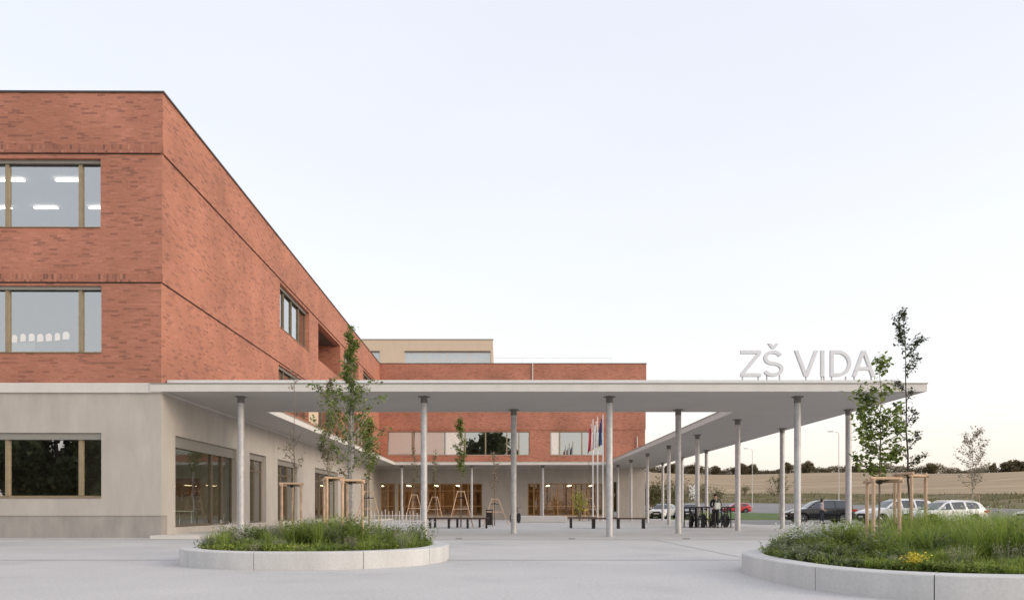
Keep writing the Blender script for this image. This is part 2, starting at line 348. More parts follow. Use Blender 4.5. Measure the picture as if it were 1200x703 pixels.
FO=(0,0,0); FU=(1,0,0); FN=(0,-1,0)     # front facade, local
SO=(0,0,0); SU=(0,1,0); SN=(1,0,0)      # side facade, local
def fx(x): return px(x,DC)-XC
def tf(x): o=U0-x; return (F*abs(XC)-DC*o)/(o-F*SK)
fr_op=[(fx(119)-7.2,fx(119),0,0)]
fw0,fw1=fx(119)-7.2,fx(119)
LE=43.6
OP_F={0:(fw0,fw1,1.24,3.26),1:(fw0,fw1,5.73,7.82),2:(fw0,fw1,9.6,11.75)}
t=tf
side0=[(t(205.5),t(277.5),.30,3.28),(t(292.6),t(312),.30,3.28),(t(325.5),t(348.5),.30,3.28),(t(369),t(396),.30,3.28),(t(403),t(414),.30,3.28),(t(424),t(433),.3,3.28)]
side1=[(t(326.5),t(361.5),5.73,7.82),(t(373),t(400),5.73,7.82),(t(403.5),t(433),5.73,7.82)]
side2=[(t(327),t(361.5),9.6,11.75),(t(372),t(398),9.6,11.75),(t(402.5),t(419.5),9.6,11.75),(t(425),t(436.5),9.6,11.75)]
def partw(name,mat,fn,T=TL):
    mb=MB(); mb.T=T; fn(mb); return mb.build(name,mat,school)
levels=[(Z_BAND,Z1,0,OP_F[1],side1),(Z1,Z2,.045,OP_F[2],side2),(Z2,ZT,.09,None,[])]
for z0,z1,n,opf,ops in levels:
    partw('brick_wall','brick',lambda mb: wallgrid(mb,(0,-n,0),FU,FN,-34,n,z0,z1,[opf] if opf else []))
    partw('brick_wall','brick',lambda mb: wallgrid(mb,(n,0,0),SU,SN,.42-n,LE,z0,z1,ops))
for z,n_,a0 in ((Z1,.045,-34),(Z2,.09,-34)): partw('soldier_course','brick_soldier',lambda mb: mb.box(a0,n_+.0,-n_-.006,-n_+.05,z+.004,z+.25))
# window reveals need the offset frames, so facade layers 1 and 2 share the recess
partw('concrete_wall','render_wall',lambda mb: wallgrid(mb,(0,0,0),FU,FN,-34,0,.69,4.5,[OP_F[0]]))
partw('concrete_wall','render_wall',lambda mb: wallgrid(mb,(0,0,0),SU,SN,.42,LE,.1,4.5,side0))
partw('plinth','plinth_concrete',lambda mb: mb.box(-34,-.03,.025,.42,0,.69))
partw('concrete_band','canopy_white',lambda mb: (mb.box(-34,.02,-.07,.42,4.5,4.8)))
partw('concrete_band','canopy_white',lambda mb: mb.box(-.42,.015,.43,LE,4.5,4.8))
partw('coping','coping_metal',lambda mb: (mb.box(-34,.14,-.13,.5,ZT,ZT+.05), mb.box(-.38,.14,.5,LE,ZT,ZT+.05)))
for z in (Z1,Z2): partw('shadow_joint','dark_metal',lambda mb: (mb.box(-34,.035,-.035 if z==Z1 else -.08,.2,z-.035,z-.002) if False else mb.box(-34,.0,-(.012 if z==Z1 else .055),.1,z-.03,z-.003), mb.box(-.1,.012 if z==Z1 else .055,.1,LE,z-.03,z-.003)))  # dark strips draw the shade line under each brick overhang
# bright render pier between the windows of the first floor
partw('pier','beige_wall',lambda mb: mb.box(.0,.012,t(361.8),t(372.7),5.73,7.88))
# front windows
m1,m2=fx(92),fx(6)
for lv,n in ((0,0),(1,0),(2,.045)):
    q=OP_F[lv]; window(TL,(0,-n,0),FU,FN,*q,mull=(m1,m2,m2-2.2),box_h=(.2 if lv==0 else .1),label=['wide ground floor window with blind box, dark inside','wide first floor window with paper cut-outs on the glass','wide top floor window with lit ceiling lamps inside'][lv],rec=.15+n)
def mul(a,b,n): return [a+(b-a)*k/n for k in range(1,n)]
for lv,ops,n in ((0,side0,0),(1,side1,0),(2,side2,.045)):
    for j,q in enumerate(ops):
        if lv==2 and j==1: continue
        w=q[1]-q[0]
        if lv==0:
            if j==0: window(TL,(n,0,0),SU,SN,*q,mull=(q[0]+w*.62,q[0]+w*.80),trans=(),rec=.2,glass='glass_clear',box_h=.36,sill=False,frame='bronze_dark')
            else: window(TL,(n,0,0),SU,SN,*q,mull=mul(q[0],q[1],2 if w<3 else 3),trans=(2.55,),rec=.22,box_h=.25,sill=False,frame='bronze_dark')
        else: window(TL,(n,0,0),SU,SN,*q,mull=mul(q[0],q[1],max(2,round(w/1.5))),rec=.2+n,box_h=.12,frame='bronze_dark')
# loggia on the top floor
q=side2[1]; partw('loggia','brick',lambda mb:(mb.box(-3,-.38,q[1]+.0,q[1]+.2,9.3,11.9),mb.box(-3.1,-3,q[0]-.2,q[1]+.2,9.3,11.9),mb.box(-3,-.38,q[0]-.2,q[0],9.3,11.9),mb.box(-3,-.38,q[0],q[1],9.3,9.597)))
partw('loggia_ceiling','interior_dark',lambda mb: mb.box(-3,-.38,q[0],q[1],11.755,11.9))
# inside of the left wing
def inter(mb):
    for z in (4.25,8.3): mb.box(-33.5,-.45,.45,LE-.2,z,z+.25)
    mb.box(-33.5,-.45,.45,LE-.2,.02,.1); mb.box(-33.5,-.45,.45,LE-.2,11.8,12.2)
    mb.box(-9.2,-9,.45,LE-.3,.1,11.8); mb.box(-33,-.5,9.0,9.2,4.5,11.8); mb.box(-33,-9.2,9.0,9.2,.1,4.25)
partw('interior','interior_wall',inter)
partw('roof','roof_gravel',lambda mb: mb.box(-33.6,-.4,.5,LE,13.2,13.4))
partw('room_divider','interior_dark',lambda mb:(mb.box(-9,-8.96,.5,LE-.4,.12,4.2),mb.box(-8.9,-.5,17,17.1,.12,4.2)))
partw('room_divider','room_wall',lambda mb: mb.box(-8.9,-.5,11.1,11.2,.12,4.2))
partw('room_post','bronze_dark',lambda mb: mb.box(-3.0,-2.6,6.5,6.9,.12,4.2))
partw('pinboard','wood_panel',lambda mb: mb.box(-4.3,-3.2,11.04,11.09,1.5,2.3))
# ceiling lamps of the top floor
for (x,y) in ((80,211),(14,211),(54,243.5),(118,243.5),(0,243.5),(-60,211)):
    zc=11.74; d=(zc-EYE)*F/(V0-y); X=px(x,d); mb=MB(); mb.box(X-.42,X+.42,d-.05,d+.05,zc-.03,zc); mb.build('ceiling_or_fill_lamp','lamp_light',school)
for a_,b_ in ((-2.2,3.0),(-4.6,6.0),(-2.4,8.6),(-5.5,9.0)):  # added fill lamps, brighten the ground floor room behind the clear glass
    mb=MB(); mb.T=TL; mb.box(a_-.08,a_+.08,b_-.7,b_+.7,4.19,4.24); mb.build('ceiling_or_fill_lamp','lamp_light',school)
# paper cut-outs on the first floor pane and a pale pinboard in the room
mb=MB()
for k in range(7):
    x=18+k*10; X=px(x,23.19)-XC; z=pz(398-k*.6,23.3)+R.uniform(-.03,.03); w=.09+R.uniform(-.01,.02)
    mb.T=TL; mb.prism([(X-w,z-.12),(X+w,z-.11),(X+w*1.1,z+.06),(X+w*.4,z+.13),(X-w*.6,z+.12),(X-w,z+.05)],.182,.186)
tag(mb.build('paper_cutout','paper',school),'row of white paper cut-outs stuck on the glass')
mb=MB(); mb.box(px(14,25),px(40,25),25,25.05,5.2,6.5); mb.build('room_screen','curtain',school)
mb=MB(); mb.prism([(px(0,24),9.65),(px(58,24),9.65),(px(58,24),10.0),(px(30,24),9.92),(px(0,24),9.84)],24.2,24.25); mb.build('room_screen','paper',school)
# back block
DB=65.7
def bx(x): return px(x,DB)
TB=Matrix.Translation((0,DB,0)); XL=-11.8; XR=bx(756)
b0=[(bx(446),bx(463),.3,3.15),(bx(466),bx(565),.3,3.15),(bx(618.5),bx(633),.3,3.15),(bx(636),bx(707),.3,3.15),(bx(719),bx(724),.1,3.3)]
b1=[(bx(454),bx(620.5),5.65,7.77),(bx(644.5),bx(708),5.65,7.77)]
b2=[(bx(454),bx(620.5),9.6,11.7)]
for z0,z1,n,ops in ((Z_BAND,Z1,0,b1),(Z1,Z2,.045,b2),(Z2,ZT,.09,[])):
    partw('brick_wall','brick',lambda mb: wallgrid(mb,(0,-n,0),FU,FN,XL,XR+n,z0,z1,ops),TB)
partw('concrete_wall','render_wall',lambda mb: wallgrid(mb,(0,0,0),FU,FN,XL,XR,0,4.5,b0),TB)
partw('concrete_band','canopy_white',lambda mb: mb.box(XL,XR+.02,-.06,.42,4.5,4.8),TB)
partw('coping','coping_metal',lambda mb: mb.box(XL+.6,XR+.14,-.13,.5,ZT,ZT+.05),TB)
partw('brick_wall','brick',lambda mb:(mb.box(XR-.42,XR,.42,16,4.8,ZT)),TB)
partw('concrete_wall','render_wall',lambda mb:(mb.box(XR-.42,XR,.42,16,0,4.8)),TB)
partw('roof','roof_gravel',lambda mb:(mb.box(XL-10,XR-.4,.5,16,13.2,13.4)),TB)
partw('brick_wall','brick',lambda mb:(mb.box(XL-10,XR,16,16.4,0,ZT)),TB)
def interb(mb):
    for z in (4.25,8.3,11.85): mb.box(XL,XR-.45,.45,15.9,z,z+.25)
    mb.box(XL,XR-.45,.45,15.9,.02,.1); mb.box(XL,XR-.45,7,7.2,4.5,11.8)
partw('interior','interior_wall',interb,TB)
def woodin(mb):
    mb.box(XL,XR-.5,5.0,5.1,.12,4.2); 
    for k in range(12):
        X=bx(470+k*20); mb.box(X,X+.5,4.6,5.0,.12,2.4)
    mb.box(bx(640),bx(655),3.4,3.5,.12,1.6); mb.box(bx(480),bx(505),3.0,3.1,.12,1.2)
partw('wood_panelling','wood_panel',woodin,TB)
for x,y in ((520,568),(545,567.5),(488,568),(650,569),(675,568.6),(700,569),(455,569)):
    mb=MB(); X=bx(x)*1.04; mb.box(X-.75,X-.55,DB+1.2,DB+3.6,3.0,3.05); mb.build('ceiling_or_fill_lamp','warm_light' ,school)
for q in b0[:4]: window(TB,(0,0,0),FU,FN,*q,mull=mul(q[0],q[1],max(2,round((q[1]-q[0])/1.25))) ,trans=(1.15,2.5),rec=.15,frame='wood_frame',glass='glass_clear',sill=False)
window(TB,(0,0,0),FU,FN,*b0[4],rec=.2,frame='dark_metal',sill=False)
window(TB,(0,0,0),FU,FN,*b1[0],mull=[bx(x) for x in (484,521,545,569,594,608)],rec=.12,sill='pale_sill')
window(TB,(0,0,0),FU,FN,*b1[1],mull=[bx(x) for x in (656,682,)],rec=.12,sill='pale_sill')
window(TB,(0,-.045,0),FU,FN,*b2[0],mull=[bx(x) for x in (484,521,545,569,594,608)],rec=.12)
mb=MB(); mb.T=TB
for a,b_,c_ in ((455,483,'blind_cloth'),(485,520,'blind_cloth'),(522,544,'curtain'),(645.5,655,'curtain')):
    mb=MB(); mb.T=TB; mb.box(bx(a)+.06,bx(b_)-.06,.09,.105,5.75,7.7); mb.build('roller_blind',c_,school)
mb=MB(); mb.T=TB; mb.tube([(bx(624),-.16,ZT-.0),(bx(624),-.16,11.2)],.05,8); mb.build('downpipe','pale_sill',school); mb=MB(); mb.T=TB; mb.tube([(bx(746.5),-.1,7.3),(bx(746.5),-.1,4.9)],.045,8); mb.build('downpipe','pale_sill',school)
# penthouse storey
PD=78.0
mb=MB(); mb.T=Matrix.Translation((0,PD,0)); X0,X1=px(300,PD),px(577.5,PD); zt=pz(398,PD)
pw_=[(px(433,PD),px(445,PD),14.2,pz(412.5,PD)),(px(474,PD),px(575,PD),14.2,pz(412.5,PD))]
wallgrid(mb,(0,0,0),FU,FN,X0,X1,13,zt,pw_,.4); mb.box(X1-.4,X1,.4,10,13,zt); mb.box(X0,X1-.4,.4,10,zt-.5,zt-.3); mb.box(X0,X1,10,10.3,13,zt); mb.box(X0,X1-.45,.6,.7,13,zt-.5); mb.build('penthouse_wall','beige_wall',school)
T2=Matrix.Translation((0,PD,0))
for q in pw_: window(T2,(0,0,0),FU,FN,*q,mull=mul(q[0],q[1],max(1,round((q[1]-q[0])/2.2))),rec=.1,frame='pale_sill',sill=False)
mb=MB(); mb.T=T2; [mb.box(q[0],q[1],-.02,.0,q[3],q[3]+.12) for q in pw_]; mb.box(X0,X1+.05,-.05,.5,zt,zt+.06); mb.build('coping','coping_metal',school)
mb=MB(); mb.T=T2; mb.box(px(490,PD),px(506,PD),4,6,zt-.3,zt+.55); mb.build('roof_vent','canopy_white',school); mb=MB(); mb.T=T2; mb.box(px(542,PD),px(560,PD),4,6,zt-.3,zt+.5); mb.build('roof_vent','canopy_white',school)
mb=MB(); d=70.0; zr=pz(419.3,d)
mb.tube([(px(577,d),d,zr),(px(717,d),d,zr)],.012,6)
for k in range(5): X=lerp(px(577,d),px(717,d),k/4); mb.tube([(X,d,13.3),(X,d,zr)],.014,6)
mb.build('roof_railing','pale_sill',school)
# raised walkway along the left wing
mb=MB(); mb.T=TL; mb.box(-.0,1.75,-.75,LE-4,0,.1); struct('walkway',mb,'canopy_white')
# entrance platform
mb=MB(); o=thing('concrete_platform','low pale concrete platform in front of the wood-framed entrance','platform',(px(636,49),49,0))
w=px(664,49)-px(608,49); mb.bbox(-w/2,w/2,0,3,0,.42,.03); mb.build('platform_block','paving',o); mb=MB(); mb.box(-w/2-.5,-w/2-.005,.3,3,0,.2); mb.build('step','canopy_white',o)
# ------------------------------------------------------------------ canopy
can=thing('entrance_canopy','white flat-roofed canopy ringing the forecourt on galvanised round posts','canopy',(0,0,0))
ZC=4.53; DF=22.93; DBK=27.75; XI=8.75; XO=13.16; XLI=px(311.6,DBK); DEND=61.0
mb=MB()
# soffit and slab as one ring of boxes butted edge to edge
lx=XC+.03
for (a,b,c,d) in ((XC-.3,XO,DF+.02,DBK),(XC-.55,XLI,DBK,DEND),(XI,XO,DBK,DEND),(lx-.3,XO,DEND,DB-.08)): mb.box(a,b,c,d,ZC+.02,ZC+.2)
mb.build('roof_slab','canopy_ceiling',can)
mb=MB(); e=.03
def fas(a,b,c,d,z0,z1): mb.box(a,b,c,d,z0,z1)
zf0,zf1=ZC,ZC+.235
fas(lx-.34,XO+e,DF-e,DF-.002,zf0,zf1)                      # front
fas(XO+.002,XO+e,DF,DB-.1,zf0,zf1)                    # right outer
fas(XLI-.02,XI+.02,DBK+.002,DBK+e,zf0,zf1)              # behind the front strip
fas(XI-e,XI-.002,DBK+e,DEND-e,zf0,zf1); fas(XLI+.002,XLI+e,DBK+e,DEND-e,zf0,zf1); fas(XLI+.002,XI-.002,DEND-e,DEND-.002,zf0,zf1)
mb.build('fascia','canopy_white',can)
mb=MB(); z0,z1=zf1+.002,zf1+.03; e2=.055
for a,b,c,d in ((lx-.34,XO+e2,DF-e2,DF+.1),(XO-.1,XO+e2,DF+.1,DB-.12),(XLI,XI,DBK-.1,DBK+e2),(XI-e2,XI+.1,DBK+e2,DEND-e2),(XLI-.1,XLI+e2,DBK+e2,DEND-e2),(XLI+e2,XI-e2,DEND-e2,DEND+.1)): mb.box(a,b,c,d,z0,z1)
mb.build('flashing','blind_box',can)
mb=MB(); mb.box(lx+.03,XO-.6,DF+.35,DF+.5,ZC+.2,ZC+.42); mb.box(XO-.6,XO-.45,DF+.5,DB-1,ZC+.2,ZC+.42); mb.box(lx+.2,XI+.1,DBK-.5,DBK-.35,ZC+.2,ZC+.42); mb.build('upstand','white_paint',can)
mb=MB(); mb.box(lx+.2,XO-.62,DF+.5,DBK-.5,ZC+.2,ZC+.3); mb.build('roof_gravel','roof_gravel',can)
cols=[]
for X in (-8.45,-2.5,3.53,9.64): cols.append((X,24.05))
for X in (-5.52,.47,6.52,12.78): cols.append((X,27.2))
for k in range(1,7): cols.append((9.68,24.05+6.2*k))
for k in range(1,7): cols.append((12.78,27.4+6.2*k))
for X in (-8.3,-2.45,3.5): cols.append((X,61.9))
colm=None
for i,(X,d) in enumerate(cols):
    if colm is None:
        mb=MB(); mb.lathe((0,0,0),(0,0,1),[(.105,0),(.105,2.26),(.112,2.262),(.112,2.30),(.105,2.302),(.105,ZC-.16)],20); c=mb.build('column','galvanised',can,True)
        mb=MB(); mb.lathe((0,0,0),(0,0,1),[(.112,ZC-.2),(.112,ZC-.02)],16); mb.box(-.135,.135,-.135,.135,ZC-.02,ZC+.018); mb.build('bracket','bracket_metal',c)
        mb=MB(); mb.lathe((0,0,0),(0,0,1),[(.16,0),(.16,.012),(.115,.014)],20); mb.build('base_plate','galvanised',c)
        colm=c; c.location=(X,d,0)
    else: copy_tree(colm,can,loc=(X,d,0),rz=i*1.1)
# ------------------------------------------------------------------ sign ZS VIDA
LD=23.55; LB=pz(441.3,LD); LH=pz(410.8,LD)-LB; SW=.105
sg=thing('rooftop_sign','white raised letters reading ZŠ VIDA standing on the front edge of the canopy','sign',(px(867,LD),LD,ZC+.2))
def LX(x): return px(x,LD)-px(867,LD)
LZ=LB-(ZC+.2); LT=LZ+LH; D0,D1=-.05,.05
def letter(name,polys,label):
    mb=MB()
    for i,p in enumerate(polys): mb.prism(p,D0+.003*i,D1-.003*i)
    return tag(mb.build('letter','letter_white',sg),label)
def ribbon(pts,w):
    L_=[];R_=[]
    for i,(x,z) in enumerate(pts):
        a=pts[max(i-1,0)]; b=pts[min(i+1,len(pts)-1)]; tx,tz_=b[0]-a[0],b[1]-a[1]; l=math.hypot(tx,tz_); nx,nz=-tz_/l*w/2,tx/l*w/2
        L_.append((x+nx,z+nz)); R_.append((x-nx,z-nz))
    return L_,R_
def letter_ribbon(pts,w,label,extra=()):
    mb=MB(); L_,R_=ribbon(pts,w)
    for i in range(len(pts)-1): 
        a,b,c,d=L_[i],L_[i+1],R_[i+1],R_[i]
        for y,fl in ((D0,False),(D1,True)):
            q=[(p[0],y,p[1]) for p in (a,b,c,d)]; mb.face(q if fl else q[::-1])
        mb.face([(a[0],D0,a[1]),(b[0],D0,b[1]),(b[0],D1,b[1]),(a[0],D1,a[1])]); mb.face([(d[0],D1,d[1]),(c[0],D1,c[1]),(c[0],D0,c[1]),(d[0],D0,d[1])])
    for i in (0,len(pts)-1):
        a,d=L_[i],R_[i]; mb.face([(a[0],D0,a[1]),(a[0],D1,a[1]),(d[0],D1,d[1]),(d[0],D0,d[1])])
    return tag(mb.build('letter','letter_white',sg),label)
a,b_=LX(867.6),LX(891.5); s=SW
letter('Z',[[(a,LT),(b_,LT),(b_,LT-s),(a+s*1.3,LZ+s),(b_,LZ+s),(b_,LZ),(a,LZ),(a,LZ+s),(b_-s*1.3,LT-s),(a,LT-s)]],'letter Z')
# S built from two arcs
a,b_=LX(893.8),LX(917.6); cx=(a+b_)/2; rx=(b_-a)/2-s/2; h=LH/2; pts=[]
ry=(LH-s)/4
ct=LT-s/2-ry; cb=LZ+s/2+ry
for k in range(0,17): an=math.radians(20+k*(250/16)); pts.append((cx+rx*.92*math.cos(an),ct+ry*math.sin(an)))
for k in range(1,17): an=math.radians(90-k*(250/16)); pts.append((cx+rx*math.cos(an),cb+ry*math.sin(an)))
letter_ribbon(pts,s,'letter S')
zc=LT+.05; letter('car',[[(cx-.17,zc+.17),(cx-.07,zc+.17),(cx,zc+.09),(cx+.07,zc+.17),(cx+.17,zc+.17),(cx+.05,zc+.01),(cx-.05,zc+.01)]],'caron above the letter S')
a,b_=LX(930.6),LX(958.2); cx=(a+b_)/2
letter('V',[[(a,LT),(a+s*1.08,LT),(cx,LZ+s*1.3),(b_-s*1.08,LT),(b_,LT),(cx+s*.58,LZ),(cx-s*.58,LZ)]],'letter V')
a=LX(961.6); letter('I',[[(a,LT),(a+s,LT),(a+s,LZ),(a,LZ)]],'letter I')
a,b_=LX(972.6),LX(997); out=[];inn=[]; rz_=LH/2; rx=rz_*1.02; cxx=b_-rx
for k in range(0,17): an=math.pi/2-math.pi*k/16; out.append((cxx+rx*math.cos(an),LZ+rz_+rz_*math.sin(an))); inn.append((cxx+(rx-s)*math.cos(an),LZ+rz_+(rz_-s)*math.sin(an)))
out=[(a,LT)]+out+[(a,LZ)]; inn=[(a+s,LT-s)]+inn+[(a+s,LZ+s)]
mb=MB(); n=len(out)
for i in range(n):
    j=(i+1)%n; o1,o2,i1,i2=out[i],out[j],inn[i],inn[j]; P3=lambda p,y:(p[0],y,p[1])
    mb.face([P3(o1,D0),P3(i1,D0),P3(i2,D0),P3(o2,D0)]); mb.face([P3(o1,D1),P3(o2,D1),P3(i2,D1),P3(i1,D1)]); mb.face([P3(o1,D0),P3(o2,D0),P3(o2,D1),P3(o1,D1)]); mb.face([P3(i1,D1),P3(i2,D1),P3(i2,D0),P3(i1,D0)])
tag(mb.build('letter','letter_white',sg),'letter D')
a,b_=LX(998.3),LX(1025); cx=(a+b_)/2
letter('A',[[(a,LZ),(a+s*1.1,LZ),(cx,LT-s*1.3),(b_-s*1.1,LZ),(b_,LZ),(cx+s*.58,LT),(cx-s*.58,LT)],[(a+s*1.25,LZ+LH*.24),(b_-s*1.25,LZ+LH*.24),(b_-s*1.6,LZ+LH*.24+s),(a+s*1.6,LZ+LH*.24+s)]],'letter A')
for x in (870,888.5,898.5,913.5,944.3,962.6,965.5,974.5,991,1001,1021): 
    mb=MB(); X=LX(x); mb.box(X-.018,X+.018,-.02,.02,.0,LZ+.01 if x not in(898.5,913.5) else LZ+.06); mb.build('post','galvanised',sg)
mb=MB(); mb.box(LX(866),LX(1026),-.03,.03,.215,.235) ; mb.build('base_rail','galvanised',sg)
# ------------------------------------------------------------------ planters
def superell(rx,ry,n,m_=96,nb=None):
    out=[]
    for k in range(m_):
        a=2*math.pi*k/m_; c,s_=math.cos(a),math.sin(a)
        e_=n if (s_<0 or nb is None) else nb; out.append((rx*abs(c)**(2/e_)*(1 if c>=0 else -1),ry*abs(s_)**(2/e_)*(1 if s_>=0 else -1)))
    return out
HK=.262
def planter(label,cx,cy,rx,ry,n,joint0,nback=None):
    o=thing('planter',label,'planter',(cx,cy,0),0,'round kerbed planting beds')
    M=120; W=.30; ou=superell(rx,ry,n,M,nback); inn=superell(rx-W,ry-W,n,M,nback); b=.012
    segs=10; per=M//segs
    for sgi in range(segs):
        mb=MB(); ids=[]
        for k in range(per+1):
            kk=(sgi*per+k+joint0)%M; kf=kk; q=ou[kk]; p=inn[kk]
            if k in (0,per):     # leave a 6 mm joint
                nb=ou[(kk+(1 if k==0 else -1))%M]; l=math.hypot(nb[0]-q[0],nb[1]-q[1]); f=.005/l
                q=(lerp(q[0],nb[0],f),lerp(q[1],nb[1],f)); nb=inn[(kk+(1 if k==0 else -1))%M]; p=(lerp(p[0],nb[0],f),lerp(p[1],nb[1],f))
            dx,dy=q[0]-p[0],q[1]-p[1]; l=math.hypot(dx,dy); dx/=l;dy/=l
            ids.append([mb.av(v) for v in ((q[0],q[1],0),(q[0],q[1],HK-b),(q[0]-dx*b,q[1]-dy*b,HK),(p[0]+dx*b,p[1]+dy*b,HK),(p[0],p[1],HK-b),(p[0],p[1],0))])
        for A,B in zip(ids,ids[1:]):
            for j in range(5): mb.idx([A[j],B[j],B[j+1],A[j+1]])
        mb.idx(ids[0]); mb.idx(ids[-1][::-1])
        mb.build('kerb_stone','planter_stone',o,True)
    mb=MB(); mb.idx([mb.av((x,y,HK-.05)) for x,y in superell(rx-W+.01,ry-W+.01,n,M,nback)]); mb.build('soil','soil',o)
    return o
concretemat('planter_stone',(.59,.58,.565),.12)
PL=(px(329,10.9)+.05,13.2,2.25,2.33,2.3); PR=(6.15,9.75,2.78,2.85,2.4); PRK=(6.15,9.75,2.78,2.85,3.4)
planter('round planting bed with three staked saplings in front of the left wing',*PL,3)
planter('larger planting bed at the right edge with tall grasses and two staked saplings',*PRK,7,2.2)
def blade(mb,x,y,z,h,w,lean,az,n=3):
    ca,sa=math.cos(az),math.sin(az); px_,py_=-sa,ca; pr=None
    for i in range(n+1):
        t_=i/n; off=lean*h*t_*t_; ww=w*(1-t_)*.5+.0006; zz=z+h*(t_-.25*lean*t_*t_)
        c=(x+ca*off,y+sa*off,zz); a=mb.av((c[0]+px_*ww,c[1]+py_*ww,c[2])); b=mb.av((c[0]-px_*ww,c[1]-py_*ww,c[2]))
        if pr: mb.idx([pr[0],pr[1],b,a])
        pr=(a,b)
def leaf(mb,c,d,w,l,up=None):   # small folded leaf at c pointing along d
    d=Vector(d).normalized(); s_=d.cross(Vector((R.uniform(-.4,.4),R.uniform(-.4,.4),1))); 
    if s_.length<1e-3: s_=Vector((1,0,0))
    s_.normalize(); u=s_.cross(d); c=Vector(c)
    a=mb.av(c); b=mb.av(c+d*l*.45+s_*w*.5+u*w*.12); e=mb.av(c+d*l); f=mb.av(c+d*l*.45-s_*w*.5+u*w*.12)
    mb.idx([a,b,e,f])
def rdir(zmin=-1,zmax=1):
    a=R.uniform(0,2*math.pi); z=R.uniform(zmin,zmax); r_=math.sqrt(max(0,1-z*z)); return Vector((r_*math.cos(a),r_*math.sin(a),z))
def inpl(P,m_=.36):
    while True:
        x=R.uniform(-1,1)*(P[2]-m_); y=R.uniform(-1,1)*(P[3]-m_)
        if abs(x/(P[2]-m_))**P[4]+abs(y/(P[3]-m_))**P[4]<=1: return x,y
def vn(x,y,s=0): return math.sin(x*1.9+s)*math.cos(y*2.3+s*1.7)+.5*math.sin(x*4.1+y*3.2+s*2)
def plantbed(P,hfun,n_tuft,n_leafy,n_low,lowf,greyf,nm):
    z=HK-.05; cx,cy=P[0],P[1]
    mg=MB(); mgr=MB(); ml=MB(); mlo=MB()
    for _ in range(n_tuft):
        x,y=inpl(P); h=hfun(x,y)
        if h<.12: continue
        grey=greyf(x,y); tgt=mgr if R.random()<grey else mg
        for _ in range(14):
            blade(tgt,cx+x+R.gauss(0,.035),cy+y+R.gauss(0,.035),z,h*R.uniform(.55,1.1),R.uniform(.006,.014),R.uniform(.05,.55),R.uniform(0,6.28))
    for _ in range(n_leafy):
        x,y=inpl(P); h=hfun(x,y)*R.uniform(.6,.95)
        if h<.1: continue
        st=Vector((cx+x,cy+y,z)); d=Vector((R.gauss(0,.16),R.gauss(0,.16),1)); m_=int(h/.03)+3
        for i in range(m_):
            p=st+d*h*(i+1)/m_; q=rdir(-.1,.7); leaf(ml if R.random()>.12 else mgr,p,q,R.uniform(.012,.028),R.uniform(.035,.075))
    for _ in range(n_low):
        x,y=inpl(P,.31); f=lowf(x,y)
        if R.random()>f: continue
        for _ in range(7): leaf(mlo if R.random()<f*.8 else ml,(cx+x+R.gauss(0,.04),cy+y+R.gauss(0,.04),z+R.uniform(0,.10)),rdir(0,.9),R.uniform(.015,.03),R.uniform(.03,.06))
    return mg,mgr,ml,mlo
